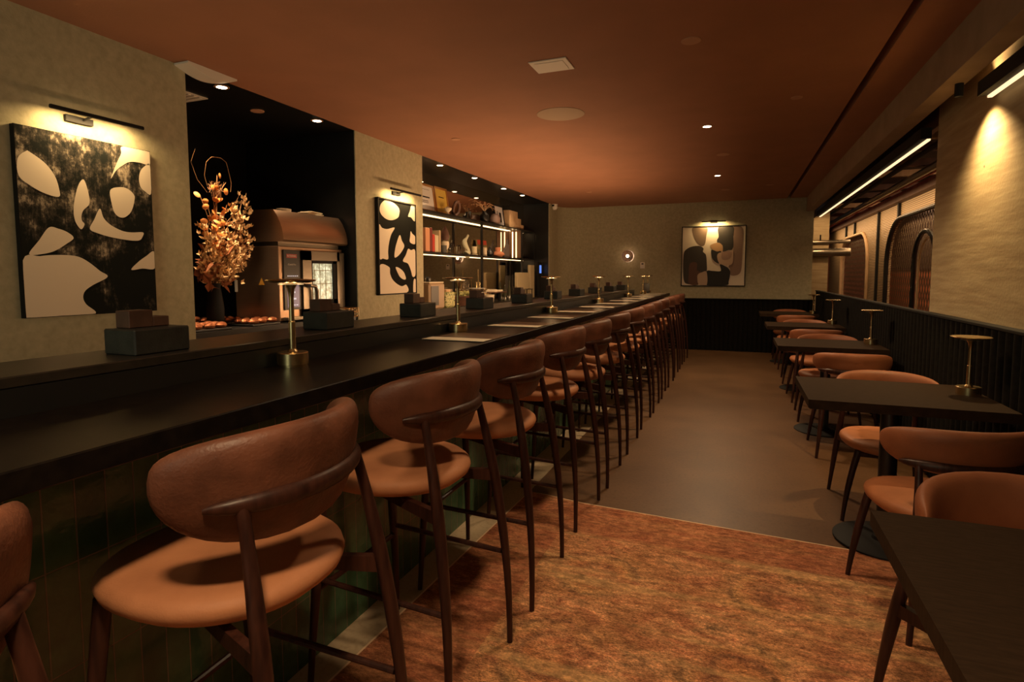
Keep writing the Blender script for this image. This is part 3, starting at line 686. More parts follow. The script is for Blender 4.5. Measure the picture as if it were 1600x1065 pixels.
# ---------------------------------------------------------------- ceiling fittings
def ceil_disc(name, label, cat, x, y, r, group=None, matn='ceiling_fit', th=.006):
    t = empty(name, label, cat, (x,y,CZ), 0, group)
    MB().lathe([(r*.96,-th),(r,-th*.5),(r,-.0002)], n=36).obj('cover', matn, t); return t
M['ceiling_fit'] = mat('painted_cover', (.46,.25,.15), .6)
M['speaker_cloth'] = mat('speaker_grille', (.42,.30,.20), .7)
def downlight(label, x, y, group, power, angle=105, z=CZ, on=True):
    t = empty('downlight', label, 'downlight', (x,y,z), 0, group)
    MB().lathe([(.040,-.004),(.052,-.003),(.052,-.0003)], n=28).obj('trim_ring', 'ceiling_fit', t)
    if on:
        MB().lathe([(.034,-.0050),(.036,-.0043)], n=24).obj('lens', 'bulb', t)
        spot('beam', (0,0,-.02), power, WARM2, angle, .8, .12, parent=t)
    return t
G = 'recessed ceiling downlights'
downlight('lit recessed downlight in the brown ceiling, nearer of the two glowing ones', -.300, 5.63, G, 190, 145)
downlight('lit recessed downlight in the brown ceiling, farther of the two glowing ones', -.300, 8.43, G, 190, 155)
downlight('recessed downlight in the brown ceiling above the rug', -.300, 2.83, G, 105, 125)
downlight('recessed downlight in the brown ceiling above the camera', -.300, .03, G, 225, 125)
G = 'recessed downlights over the kitchen opening'
downlight('lit recessed downlight over the dried flowers', -3.47, 3.16, G, 210, 66)
downlight('lit recessed downlight over the steel oven', -3.45, 4.14, G, 30, 95)
G = 'recessed downlights over the shelf recess'
for y, w_ in ((6.35,'nearest the camera'),(7.35,'second from the camera'),(8.42,'third from the camera'),(9.25,'farthest from the camera')):
    downlight('small lit downlight above the mirrored shelves, '+w_, -3.44, y, G, 26, 100)
ceil_disc('ceiling_speaker', 'large round speaker cover in the ceiling over the bar', 'speaker', -1.421, 4.743, .20, matn='speaker_cloth')
G = 'small round covers in the ceiling'
for x, y, r, w_ in ((-.288,3.564,.056,'nearest the camera beyond the square vent'),(.378,4.983,.042,'near the black ceiling slot'),(-.194,6.991,.07,'between the two glowing downlights'),(-.223,9.866,.07,'past the farther glowing downlight'),(.403,9.563,.06,'near the far end of the black slot'),(-2.64,5.205,.045,'close to the ring painting'),(-3.70,3.716,.055,'in the black ceiling over the kitchen opening'),(-2.3,9.3,.045,'near the far corner by the security camera')):
    ceil_disc('ceiling_cover', 'small round cover in the ceiling, '+w_, 'ceiling cover', x, y, r, G)
t = empty('ceiling_vent', 'square white grille in the brown ceiling over the bar', 'vent', (-1.15,3.635,CZ))
MB().box(-.125,.125,-.105,.105,-.008,-.0003,.003).obj('frame', 'white', t, smooth=False)
MB().box(-.095,.095,-.075,.075,-.011,-.0083,.002).obj('panel', 'white', t, smooth=False)
t = empty('ceiling_vent', 'pale louvred grille in the black kitchen ceiling', 'vent', (-3.93,3.02,CZ))
MB().box(-.14,.14,-.30,.30,-.006,-.0003).obj('frame', 'white', t, smooth=False)
m = MB()
for k in range(12): m.box(-.12,.12,-.275+k*.047,-.255+k*.047,-.012,-.0062)
m.obj('louvres', 'white', t, smooth=False)
# curved white unit at the junction of wall and ceiling
t = empty('access_point', 'white curved slab fixed under the ceiling at the start of the kitchen opening', 'ceiling unit', (-3.30,2.89,CZ))
pf = [(-.19,-.002),(.19,-.002),(.19,-.014)] + [(.19-.38*k/12, -.014-.040*math.sin(PI*k/12)) for k in range(1,12)] + [(-.19,-.014)]
m = MB(); m.prism(pf, -.062, .062, 'x'); m.obj('housing', 'white', t)

# ---------------------------------------------------------------- kitchen opening
kc = tag(MB().box(-4.65,-3.375,2.785,4.54,0,1.03).obj('kitchen_counter', 'black_paint', smooth=False), 'black counter inside the kitchen opening under the oven', 'counter')
ov = empty('combi_oven', 'steel combi oven with lit glass door under a curved hood', 'oven', (0,0,0))
OX, OY0, OY1, OZ0, OZ1 = -3.50, 3.69, 4.50, 1.04, 1.66
MB().box(-3.98,OX,OY0,OY1,OZ0,OZ1,.004).obj('body', 'copper_steel', ov, smooth=False)
m = MB(); MB.T = None
m.box(OX+.001,OX+.012,OY0+.045,OY0+.235,OZ0+.09,OZ1-.03); m.obj('control_panel', 'black_paint', ov, smooth=False)
MB().box(OX+.0122,OX+.0135,OY0+.075,OY0+.195,OZ1-.095,OZ1-.063).obj('brand_plate', mat('red_plate', (.45,.05,.04), .5), ov, smooth=False)
def text(s_, size, loc, parent, matn, name='brand_lettering', rot=(R(90),0,R(90))):
    cu = bpy.data.curves.new(name, 'FONT'); cu.body = s_; cu.size = size; cu.extrude = .0004; cu.align_x = 'CENTER'; cu.align_y = 'CENTER'
    cu.materials.append(M[matn]); o = bpy.data.objects.new(name, cu); COL.objects.link(o); bpy.context.view_layer.update()
    me = bpy.data.meshes.new_from_object(o.evaluated_get(bpy.context.evaluated_depsgraph_get())); bpy.data.objects.remove(o)
    if not me.materials: me.materials.append(M[matn])
    o = bpy.data.objects.new(name, me); COL.objects.link(o); o.location = loc; o.rotation_euler = rot; o.parent = parent; return o
text('RATIONAL', .022, (OX+.0145,OY0+.135,OZ1-.079), ov, 'white')
text('iCombi Pro', .020, (OX+.0135,OY0+.135,OZ1-.150), ov, 'white')
scr = mat('touch_screen', (.02,.02,.03), .3, emit=(.42,.30,.45), estr=.25)
MB().box(OX+.0122,OX+.0135,OY0+.075,OY0+.215,OZ0+.11,OZ0+.34).obj('touch_screen', scr, ov, smooth=False)
m = MB()
for k,(a,b) in enumerate(((.13,.17),(.125,.165),(.12,.175))): m.box(OX+.0137,OX+.0145,OY0+a,OY0+b,OZ0+.285-k*.055,OZ0+.300-k*.055)
for k in range(6): m.box(OX+.0137,OX+.0145,OY0+.08+k*.022,OY0+.092+k*.022,OZ0+.37,OZ0+.378)
for k in range(4): m.box(OX+.0137,OX+.0145,OY0+.083+k*.03,OY0+.105+k*.03,OZ0+.125,OZ0+.133)
m.obj('screen_icons', glow('icons', (.9,.85,.9), .7), ov, smooth=False)
dr = MB(); y0, y1 = OY0+.25, OY1-.07
for b in ((y0,y0+.11,OZ0+.03,OZ1-.03),(y1-.035,y1,OZ0+.03,OZ1-.03),(y0,y1,OZ1-.11,OZ1-.03),(y0,y1,OZ0+.03,OZ0+.09)): dr.box(OX+.001,OX+.028,*b)
door = dr.obj('door', 'steel', ov, smooth=False)
m = MB(); gy0, gy1, gz0, gz1 = y0+.11, y1-.035, OZ0+.09, OZ1-.11
m.box(OX+.0012,OX+.020,gy0,gy0+.022,gz0,gz1); m.box(OX+.0012,OX+.020,gy1-.05,gy1,gz0,gz1); m.box(OX+.0012,OX+.020,gy0,gy1,gz1-.025,gz1); m.box(OX+.0012,OX+.020,gy0,gy1,gz0,gz0+.07)
m.obj('door_gasket', 'black_matte', door, smooth=False)
def lit_glass():
    m = mat('lit_oven_window', (.08,.07,.05), .25)
    tc = N(m,'ShaderNodeTexCoord'); n = N(m,'ShaderNodeTexNoise', Scale=22, Detail=5, Roughness=.7); L(m, tc.outputs['Object'], n.inputs['Vector'])
    cr = N(m,'ShaderNodeValToRGB'); e = cr.color_ramp.elements; e[0].position = .38; e[0].color = (.20,.17,.08,1); e[1].position = .66; e[1].color = (.85,.80,.52,1)
    L(m, n.outputs['Fac'], cr.inputs[0]); L(m, cr.outputs[0], bsdf(m).inputs['Emission Color']); bsdf(m).inputs['Emission Strength'].default_value = 1.3; return m
MB().box(OX+.0013,OX+.006,gy0+.023,gy1-.051,gz0+.071,gz1-.026).obj('lit_window', lit_glass(), door, smooth=False)
m = MB()
for zz in (.30,.42): m.box(OX+.0065,OX+.0095,gy0+.023,gy1-.051,OZ0+zz,OZ0+zz+.006)
for k in range(4): m.box(OX+.0065,OX+.0095,gy0+.05+k*.075,gy0+.055+k*.075,gz0+.07,gz1-.026)
m.obj('inner_rack', mat('pale_rack', (.6,.55,.4), .4), door, smooth=False)
m = MB(); m.tube([(OX+.03,y0+.05,OZ0+.29),(OX+.07,y0+.05,OZ0+.29)], .015, 12); m.tube([(OX+.07,y0+.03,OZ0+.29),(OX+.07,y0+.10,OZ0+.285),(OX+.066,y0+.125,OZ0+.24),(OX+.062,y0+.13,OZ0+.08)], [.014,.016,.017,.016], 12); m.obj('handle', 'steel', door)
MB().box(OX+.001,OX+.03,OY1-.068,OY1,OZ0+.02,OZ1-.03,.006).obj('hinge_column', 'steel', ov, smooth=False)
MB().box(OX+.001,OX+.06,OY0+.03,OY0+.34,OZ0+.005,OZ0+.03,.003).obj('drip_tray', 'steel', ov, smooth=False)
m = MB(); m.box(-3.94,OX-.01,OY0+.01,OY1-.04,OZ1+.001,OZ1+.035); m.obj('hood_neck', 'steel', ov, smooth=False)
hp = [(-3.98,OZ1+.036),(OX+.045,OZ1+.036),(OX+.062,OZ1+.05),(OX+.060,OZ1+.09),(OX+.050,OZ1+.14),(OX+.032,OZ1+.19),(OX+.006,OZ1+.24),(OX-.026,OZ1+.285),(OX-.040,OZ1+.297),(-3.98,OZ1+.305)]
m = MB(); m.prism(hp, OY0-.005, OY1+.012, 'y'); m.obj('hood', 'copper_steel', ov, ang=30)
m = MB(); m.add([(-3.72,OY0-.001,OZ0+.30),(-3.655,OY0-.001,OZ0+.30),(-3.6875,OY0-.001,OZ0+.36)],[(0,1,2)]); m.obj('warning_sticker', mat('amber_sticker', (.85,.42,.06), .5), ov, smooth=False)
MB().box(-3.985,-3.955,OY0-.003,OY0-.0005,OZ0+.24,OZ0+.34).obj('white_label', 'white', ov, smooth=False)
t = empty('bowl', 'low pale round container on top of the oven hood', 'bowl', (-3.72,4.00,OZ1+.306))
MB().lathe([(.055,0),(.062,.004),(.064,.032),(.060,.034),(.057,.008),(.01,.006)], n=24).obj('shell', 'cream', t)
t = empty('folded_towel', 'folded pale cloths lying on the oven hood', 'cloth', (-3.70,4.32,OZ1+.306))
for k in range(4):
    m = MB(); m.T = Matrix.Translation((0,.012*((k%2)*2-1),.0092*k))@Matrix.Rotation(R(6*k-8),4,'Z'); m.box(-.06,.06,-.10,.10,0.0,.0085,.004); m.obj('fold', 'cream', t, smooth=False)
# glass tray beside the oven
t = empty('glass_rack', 'small wire tray of upturned glasses at the foot of the oven', 'tray', (-3.37,4.40,1.03))
m = MB()
for zz in (.004,.05,.085): m.tube([(-.05,-.13,zz),(.05,-.13,zz),(.05,.10,zz),(-.05,.10,zz),(-.05,-.13,zz)], .003, 6)
for k in range(9): m.tube([(.05,-.13+k*.0287,.004),(.05,-.13+k*.0287,.085)], .002, 5)
m.obj('wire_frame', 'brass', t)
# trays of copper-coloured wrapped goods
G = 'copper trays on the kitchen counter'
random.seed(3)
for k, (x,y) in enumerate(((-3.52,2.96),(-3.54,3.46),(-3.84,3.40),(-3.88,2.96),(-4.16,3.28))):
    t = empty('serving_tray', ('dark tray with copper-toned pieces, '+('in front by the wall edge','in front beside the oven','second row toward the oven','second row by the wall edge','rearmost on the kitchen counter')[k]), 'tray', (x,y,1.03), R(random.uniform(-6,6)), G)
    MB().box(-.12,.12,-.15,.15,0,.016,.004).obj('tray_body', 'black_paint', t, smooth=False)
    if k == 0: M['copper'] = noisy('copper_foil', (.40,.13,.06), (.62,.24,.11), 24, .38, metal=.8, bump=.4, bscale=70)
    for q in range(9):
        m = MB(); m.T = Matrix.Translation((-.075+.072*(q%3)+random.uniform(-.008,.008), -.10+.10*(q//3)+random.uniform(-.008,.008), .017))@Matrix.Rotation(random.uniform(-.4,.4),4,'Z')
        m.lathe([(.018,0),(.028,.008),(.031,.020),(.022,.036),(.006,.042)], n=9, sy=1.45); m.obj('piece', 'copper', t)
t = empty('price_card', 'small copper coloured card leaning above the kitchen trays', 'card', (-3.92,3.17,1.05), R(90))
m = MB(); m.T = Matrix.Rotation(R(-14),4,'X'); m.box(-.075,.075,-.003,.003,0.0,.055); m.obj('card', 'copper', t, smooth=False)
MB().box(-.03,.03,-.02,.02,-.018,.0).obj('holder', 'black_matte', t, smooth=False)

# dried flower arrangement
fl = empty('dried_flowers', 'tall arrangement of dried cream and orange foliage in a dark vase', 'flowers', (-3.66,3.20,1.03))
MB().lathe([(.05,0),(.06,.05),(.062,.14),(.05,.24),(.04,.30),(.045,.33)], n=28).obj('vase', 'black_matte', fl)
random.seed(11)
def stem_path(tip, bend_=.08, n=7):
    tip = Vector(tip); base = Vector((random.uniform(-.02,.02), random.uniform(-.02,.02), .30)); P = []
    k = Vector((random.uniform(-1,1),random.uniform(-1,1),0))*bend_
    for i in range(n):
        t = i/(n-1); P.append(base.lerp(tip,t) + k*math.sin(PI*t)); 
    return P
stems = MB(); cream = MB(); orange = MB(); brown = MB()
def leaf(m, p, d, l, w_, cup=.2):
    d = Vector(d).normalized(); s_ = d.cross(Vector((random.uniform(-1,1),random.uniform(-1,1),random.uniform(-1,1)))).normalized(); n_ = d.cross(s_)
    P = [p, p+d*l*.35+s_*w_+n_*cup*w_, p+d*l, p+d*l*.35-s_*w_+n_*cup*w_, p+d*l*.45-n_*cup*w_*.5]
    m.add(P, [(0,1,4),(1,2,4),(2,3,4),(3,0,4)])
rv = lambda: Vector((random.gauss(0,1),random.gauss(0,1),random.gauss(0,1)))
# cream clusters: (x,y,z) tips relative to the vase
tips = [(.03,.26,.98),(.02,.30,.90),(.05,.22,.82),(.02,.24,.72),(.05,.14,.86),(.0,.05,.78),(.06,.02,.66),(.03,.12,.60),(.05,.20,.56),(.04,-.05,.62),(.02,-.10,.74),(.05,.10,.46),(.03,.17,.44),(.06,.28,.66),(.02,.0,.52),(.03,-.08,.50)]
for tp in tips:
    P = stem_path(tp, .04); stems.tube(P, [.003]*len(P), 5)
    for i in range(2, len(P)):
        for _ in range(9 if i > 2 else 4):
            q = P[i] + rv()*.028
            for _k in range(3): leaf(cream, q, (P[i]-P[i-1]).normalized()*1.0 + rv()*.8 + Vector((0,0,.4)), random.uniform(.026,.044), .0115)
for tp in [(.0,.06,1.14),(.02,.0,1.06),(.0,.10,1.04),(.02,.03,.95),(.04,-.07,.90),(.02,-.12,.98),(.03,.08,.86),(.0,.14,.93),(.03,-.02,.80)]:
    P = stem_path(tp, .06, 9); stems.tube(P, [.003]*len(P), 5)
    for i in range(3, len(P)):
        q = P[i] + rv()*.014
        orange.T = Matrix.Translation(q)@Matrix.Rotation(random.uniform(0,6),4,'X')@Matrix.Rotation(random.uniform(0,6),4,'Y'); orange.lathe([(.004,-.003),(.020,-.002),(.027,.001),(.018,.006),(.004,.008)], n=9, sy=.8)
orange.T = None
for (cy_, cz_, r_) in ((.23,.60,.16),(.05,.42,.13)):
    for k in range(13):
        a = R(-60+k*11); d = Vector((.25, math.cos(a), math.sin(a)+.1)); leaf(brown, Vector((.02,cy_-.05,cz_-.02)), d, r_*random.uniform(.85,1.05), .010, .6)
for k in range(44):
    leaf(brown, Vector((random.uniform(-.06,.05), random.uniform(-.14,.16), random.uniform(.30,.60))), rv(), random.uniform(.08,.13), .032, .3)
# thin wiry loop of vine at the top
lp = [(0,-.02,1.02),(.01,-.06,1.12),(.01,-.04,1.22),(0,.02,1.27),(0,.10,1.275),(0,.15,1.25),(0,.17,1.18),(0,.19,1.10),(.01,.17,1.03)]
stems.tube(lp, .0014, 5); stems.tube([(0,-.03,1.0),(.01,-.12,1.08),(0,-.16,1.2),(0,-.12,1.3)], .0012, 5); stems.tube([(0,.16,.9),(0,.24,.98),(.01,.27,1.05)], .002, 5)
for k in range(60): stems.tube([(0,.02+random.uniform(-.04,.08),1.0+random.uniform(-.05,.06)), (random.uniform(-.03,.03),.04+random.uniform(-.05,.09),1.04+random.uniform(-.02,.06))], .0014, 4)
stems.obj('stems', mat('dry_stem', (.30,.15,.06), .8), fl); cream.obj('cream_foliage', mat('dry_cream', (.78,.52,.26), .7), fl, smooth=False)
orange.obj('orange_foliage', mat('dry_orange', (.75,.27,.06), .6), fl); brown.obj('fan_palm', mat('dry_brown', (.42,.15,.06), .7), fl, smooth=False)

# ---------------------------------------------------------------- mirrored shelf recess
MX = -3.87
tag(MB().box(-3.899,MX,5.785,10.488,.9,CZ-.002).obj('wall_mirror', 'mirror', smooth=False), 'tall mirror lining the back of the shelf recess', 'mirror')
bc = tag(MB().box(-3.868,-3.42,5.79,10.48,0,1.0).obj('back_counter', 'ledge_black', smooth=False), 'dark back counter below the mirrored shelves', 'counter')
sh = empty('shelf_unit', 'black metal shelf unit with warm light strips in front of the mirror', 'shelves')
m = MB()
for z in (2.232,1.712): m.box(-3.866,-3.62,5.79,10.40,z-.018,z)
m.obj('shelf', 'black_paint', sh, smooth=False)
for y in (7.98,9.72,10.38):
    MB().box(-3.645,-3.615,y,y+.035,1.0,2.2135 if y > 8 else 2.2135).obj('post', 'black_paint', sh, smooth=False)
for z in (2.2125,1.6925):
    MB().box(-3.855,-3.835,5.80,9.70,z-.006,z).obj('light_strip', 'led', sh, smooth=False)
    MB().box(-3.855,-3.835,9.78,10.36,z-.006,z).obj('light_strip', 'led', sh, smooth=False)
MB().box(-3.80,-3.785,9.69,9.70,1.73,2.19).obj('light_strip', 'led', sh, smooth=False)
MB().box(-3.73,-3.718,9.69,9.70,1.73,2.19).obj('light_strip', 'led', sh, smooth=False)
MB().box(-3.866,-3.64,9.701,9.719,1.72,2.2135).obj('end_panel', mat('brown_panel', (.20,.12,.07), .5), sh, smooth=False)
def lathe_thing(name, label, cat, prof, loc, m_, part='body', group=None, n=24, sx=1, sy=1):
    t = empty(name, label, cat, loc, 0, group); MB().lathe(prof, n=n, sx=sx, sy=sy).obj(part, m_, t); return t
SZ, SM = 2.232, 1.712
def frame_thing(label, y0, y1, h, z, fm, pm, x=-3.74, lean=-8, marks=None):
    w_ = (y1-y0); t = empty('framed_print', label, 'framed print', (x,(y0+y1)/2,z+.001), R(90), 'frames on the top shelf')
    a = Matrix.Rotation(R(lean),4,'X'); b = .028
    m = MB(); m.T = a
    for q in ((-w_/2,-w_/2+b,0,h),(w_/2-b,w_/2,0,h)): m.box(q[0],q[1],-.012,.012,q[2],q[3])
    m.box(-w_/2,w_/2,-.012,.012,0,b); m.box(-w_/2,w_/2,-.012,.012,h-b,h); m.obj('frame', fm, t, smooth=False)
    m = MB(); m.T = a; m.box(-w_/2+b,w_/2-b,-.004,.004,b,h-b); m.obj('print', pm, t, smooth=False)
    if marks:
        m = MB(); m.T = a
        for (u0,u1,v0,v1) in marks: m.box(-w_/2+u0*w_,-w_/2+u1*w_,-.0062,-.0046,v0*h,v1*h)
        m.obj('print_marks', 'black_matte', t, smooth=False)
    return t
gold = mat('gilt_frame', (.45,.22,.06), .35, .6)
frame_thing('gilt framed white certificate on the top shelf beside the wall edge', 6.20,6.78,.36,SZ,gold,mat('cert_white',(.62,.60,.56),.6), marks=((.45,.78,.50,.55),(.3,.7,.38,.40),(.3,.7,.32,.34),(.25,.8,.8,.81)))
frame_thing('gilt framed yellow print on the top shelf', 6.80,7.16,.37,SZ,gold,mat('yellow_print',(.55,.38,.06),.6), marks=((.3,.7,.62,.65),))
frame_thing('black framed white certificate with a dark red stamp on the top shelf', 8.80,9.20,.36,SZ,'black_matte',mat('cert_white2',(.60,.58,.58),.6), marks=((.5,.72,.2,.65),(.3,.36,.2,.7)))
t = empty('ring_ornament', 'brown ring-shaped ornament standing on the top shelf', 'ornament', (-3.72,7.33,SZ+.115))
m = MB(); m.tube([(.02*math.sin(a), .085*math.cos(a), .095*math.sin(a)) for a in [2*PI*k/24 for k in range(25)]], .022, 10); m.obj('ring', 'brown_box', t)
t2 = MB().box(-.03,.03,-.03,.03,-.114,-.10); t2.obj('foot', 'pale_wood', t)
lathe_thing('ornament', 'small cream flower ornament in front of the yellow print', 'ornament', [(.02,0),(.012,.03),(.05,.06),(.055,.085),(.02,.10),(.01,.11)], (-3.665,6.97,SZ+.001), 'cream')
lathe_thing('vase', 'slim clear vase of dried twigs on the top shelf', 'vase', [(.035,0),(.04,.05),(.025,.13),(.03,.17)], (-3.73,7.78,SZ+.001), 'glass')
v = lathe_thing('vase', 'dark vase of dried branches on the top shelf', 'vase', [(.05,0),(.075,.05),(.07,.12),(.03,.16),(.035,.18)], (-3.72,8.30,SZ+.001), 'black_paint')
random.seed(5); m = MB(); lf = MB()
for k in range(16):
    tip = Vector((random.uniform(-.05,.06), random.uniform(-.45,.42), random.uniform(.22,.34)))
    P = [Vector((0,0,.17)).lerp(tip,t_/5)+Vector((0,0,.06*math.sin(PI*t_/5))) for t_ in range(6)]; m.tube(P, .0022, 5)
    for i in range(2,6):
        for _ in range(2): leaf(lf, P[i]+rv()*.008, rv(), random.uniform(.015,.026), .006)
m.obj('branches', 'pale_wood', v); lf.obj('dry_leaves', mat('dry_rust_leaf', (.60,.32,.17), .7), v, smooth=False)
lathe_thing('vase', 'ribbed mauve grey vase beside the black framed certificate', 'vase', [(.045,0),(.085,.04),(.09,.10),(.06,.16),(.04,.175)], (-3.70,8.68,SZ+.001), mat('mauve_ceramic',(.22,.15,.13),.5))
G = 'wooden blocks stepped at the end of the top shelf'
for y0,y1,h,w_ in ((9.26,9.66,.30,'tallest'),(9.68,9.83,.19,'middle'),(9.85,9.97,.09,'lowest')):
    tag(MB().box(-3.80,-3.68,y0,y1,SZ+.001,SZ+h,.003).obj('wood_block', 'pale_wood', smooth=False), w_+' of the stepped pale wooden blocks on the top shelf', 'block', G)
G = 'books on the lower shelf'
bk = [(6.36,6.47,.30,(.62,.30,.16),'peach tall book at the wall end of the lower shelf'),(6.48,6.535,.31,(.16,.03,.025),'dark maroon book on the lower shelf'),(6.54,6.60,.23,(.50,.045,.03),'bright red book on the lower shelf'),(6.605,6.70,.22,(.62,.55,.36),'cream book beside the bright red one'),(6.72,6.76,.29,(.50,.38,.22),'tan leaning book after the cream one')]
for y0,y1,h,c_,lb in bk:
    t = empty('book', lb, 'book', (-3.72,(y0+y1)/2,SM+.001), 0, G); w_ = (y1-y0)
    MB().box(-.105,.060,-w_/2,w_/2,0,h,.003).obj('cover', mat('book_cover',c_,.6), t, smooth=False)
    MB().box(-.100,.055,-w_/2+.006,w_/2-.006,h+.0005,h+.003).obj('pages', 'cream', t, smooth=False)
lathe_thing('cup', 'dark ribbed tumbler on the lower shelf', 'cup', [(.036,0),(.04,.10),(.038,.102),(.034,.01),(.002,.008)], (-3.67,6.86,SM+.001), mat('grey_tumbler',(.10,.10,.09),.3))
t = empty('ornament', 'dark carved cone ornament on a round cream clock', 'ornament', (-3.72,6.99,SM+.001))
MB().lathe([(.03,0),(.035,.02),(.015,.04),(.05,.08),(.055,.12),(.05,.16),(.02,.18)], n=20).obj('stand', 'cream', t)
m = MB(); m.lathe([(.045,.181),(.06,.22),(.05,.28),(.03,.33),(.006,.37)], n=14); m.obj('cone', 'brown_box', t)
lathe_thing('glass_jar', 'tall clear bottle on the lower shelf', 'jar', [(.03,0),(.032,.12),(.012,.15),(.014,.19)], (-3.70,7.15,SM+.001), 'glass')
lathe_thing('glass_jar', 'short clear jar beside the tall bottle', 'jar', [(.036,0),(.038,.10),(.030,.12),(.033,.125)], (-3.66,7.27,SM+.001), 'glass')
t = empty('sculpture', 'pale green twisted stone sculpture on the lower shelf', 'sculpture', (-3.72,7.66,SM+.001))
m = MB(); P = []; Rr = []
for k in range(20):
    q = k/19; P.append((.01*math.sin(q*7), .045*math.sin(q*8.2)-.01, .30*q)); Rr.append(.058*(1-.55*q)*(.82+.28*math.cos(q*11))*(1 if k < 19 else .4))
m.tube(P, Rr, 16, flat=.8); m.obj('stone', mat('jade_stone',(.55,.56,.40),.45), t)
lathe_thing('candle', 'squat pale candle on a dark stand on the lower shelf', 'candle', [(.05,0),(.055,.012),(.02,.03),(.040,.032),(.042,.13),(.036,.133)], (-3.69,7.86,SM+.001), mat('wax',(.66,.60,.40),.5))
t = empty('book', 'picture book with red and green cover propped up on the lower shelf', 'book', (-3.80,8.42,SM+.001), R(90)); 
m = MB(); m.T = Matrix.Rotation(R(-8),4,'X'); m.box(-.18,.18,-.012,.012,0,.26); m.obj('cover', noisy('picture_cover',(.08,.12,.05),(.42,.34,.16),18,.5,bump=0), t, smooth=False)
m = MB(); m.T = Matrix.Rotation(R(-8),4,'X'); m.box(-.18,.18,-.0135,-.0125,.185,.26); m.obj('title_band', mat('red_band',(.42,.06,.03),.5), t, smooth=False)
lathe_thing('candle', 'white pillar candle before the picture book', 'candle', [(.035,0),(.036,.13),(.03,.133)], (-3.72,8.30,SM+.001), 'cream')
lathe_thing('vase', 'small round black vase before the picture book', 'vase', [(.03,0),(.062,.035),(.065,.065),(.03,.11),(.012,.15)], (-3.68,8.42,SM+.001), 'black_paint')
lathe_thing('vase', 'wide peach ceramic vase on the lower shelf', 'vase', [(.05,0),(.11,.04),(.10,.07),(.045,.10),(.05,.14),(.045,.16)], (-3.70,8.80,SM+.001), mat('peach_ceramic',(.62,.26,.14),.45))
t = empty('sculpture', 'grey curved fin sculpture near the end of the lower shelf', 'sculpture', (-3.74,9.22,SM+.001), R(90))
m = MB(); m.prism([(-.10,0),(.14,0),(.14,.22),(.09,.24),(.085,.32),(.045,.25),(-.03,.13),(-.10,.09)], -.02, .02, 'y'); m.obj('fin', mat('grey_stone',(.16,.14,.13),.5), t, smooth=False)

# back counter
CT = 1.001
t = empty('coffee_grinder', 'cream and brown coffee appliance at the wall end of the back counter', 'coffee machine', (-3.55,6.22,CT))
MB().box(-.13,.13,-.19,.19,0,.32,.02).obj('body', mat('cream_enamel',(.36,.25,.15),.4), t, smooth=False)
MB().box(.131,.136,-.165,.02,.05,.285).obj('front_panel', 'black_paint', t, smooth=False)
MB().box(-.12,.12,-.18,.18,.3205,.335,.004).obj('lid', 'cream', t, smooth=False)
MB().lathe([(.03,.3355),(.035,.38),(.02,.40)], n=18).obj('knob', 'black_paint', t)
t = empty('tin', 'yellow green patterned tin beside the coffee appliance', 'tin', (-3.54,6.62,CT))
MB().box(-.10,.10,-.12,.12,0,.20,.02).obj('body', noisy('floral_tin',(.10,.14,.04),(.60,.58,.26),40,.4,bump=0,lo=.42,hi=.5), t, smooth=False)
MB().box(-.06,.06,-.06,.06,.2005,.235,.006).obj('lid', 'pale_wood', t, smooth=False)
t = empty('planter', 'long dark bowl of pale green leaves on the back counter', 'planter', (-3.54,7.10,CT))
MB().lathe([(.12,0),(.20,.08),(.26,.13),(.25,.135),(.10,.10)], n=28, sx=.6, sy=1.25).obj('bowl', 'brown_box', t)
random.seed(8); m = MB()
for k in range(46): leaf(m, Vector((random.uniform(-.12,.12),random.uniform(-.28,.28),random.uniform(.12,.18))), Vector((random.gauss(0,1),random.gauss(0,1),.25)), random.uniform(.07,.13), .022, .4)
m.obj('leaves', mat('pale_leaf',(.42,.42,.16),.5), t, smooth=False)
G = 'plates stacked by the shelf post'
for k in range(8): tag(MB().lathe([(.06,0),(.13+.004*(k%3),.012),(.132+.004*(k%3),.016),(.05,.006)], (-3.55,7.66,CT+.03*k+.0005), 28).obj('plate', 'white' if k%3 else 'brown_box'), ('%s plate from the bottom in the stack beside the shelf post' % ordn[k]), 'plate', G)
t = empty('desk_fan', 'small round wire-guarded fan reflected in the mirror', 'fan', (-3.62,7.42,CT+.05))
MB().lathe([(.06,-.05),(.06,-.04),(.012,-.03),(.012,.10)], n=20).obj('stand', 'black_paint', t)
m = MB()
for rr in (.04,.07,.10): m.tube([(.0, rr*math.cos(a), .20+rr*math.sin(a)) for a in [2*PI*k/24 for k in range(25)]], .003, 6)
for k in range(10): a = PI*k/10; m.tube([(0,-.10*math.cos(a),.20-.10*math.sin(a)),(0,.10*math.cos(a),.20+.10*math.sin(a))], .0018, 5)
m.obj('guard', 'steel', t)
lathe_thing('bucket', 'cream bucket standing under the white plates', 'bucket', [(.075,0),(.09,.12),(.086,.122),(.07,.01),(.01,.008)], (-3.53,8.02,CT), 'cream')
t = empty('serving_board', 'dark board holding folded white napkins on the back counter', 'board', (-3.56,8.31,CT))
MB().box(-.11,.11,-.26,.26,.14,.155,.006).obj('board', 'brown_box', t, smooth=False)
m = MB()
for y in (-.05,.22): m.box(-.02,.02,y-.02,y+.02,0,.139)
m.obj('support', 'black_paint', t, smooth=False)
m = MB()
for k in range(7): m.T = Matrix.Translation((random.uniform(-.02,.02),-.18+.06*k,.156))@Matrix.Rotation(random.uniform(-.4,.4),4,'Z'); m.box(-.07,.07,-.045,.045,0,.03+.01*math.sin(k),.008)
m.obj('napkins', 'cream', t, smooth=False)
G = 'tall brass stands on the back counter'
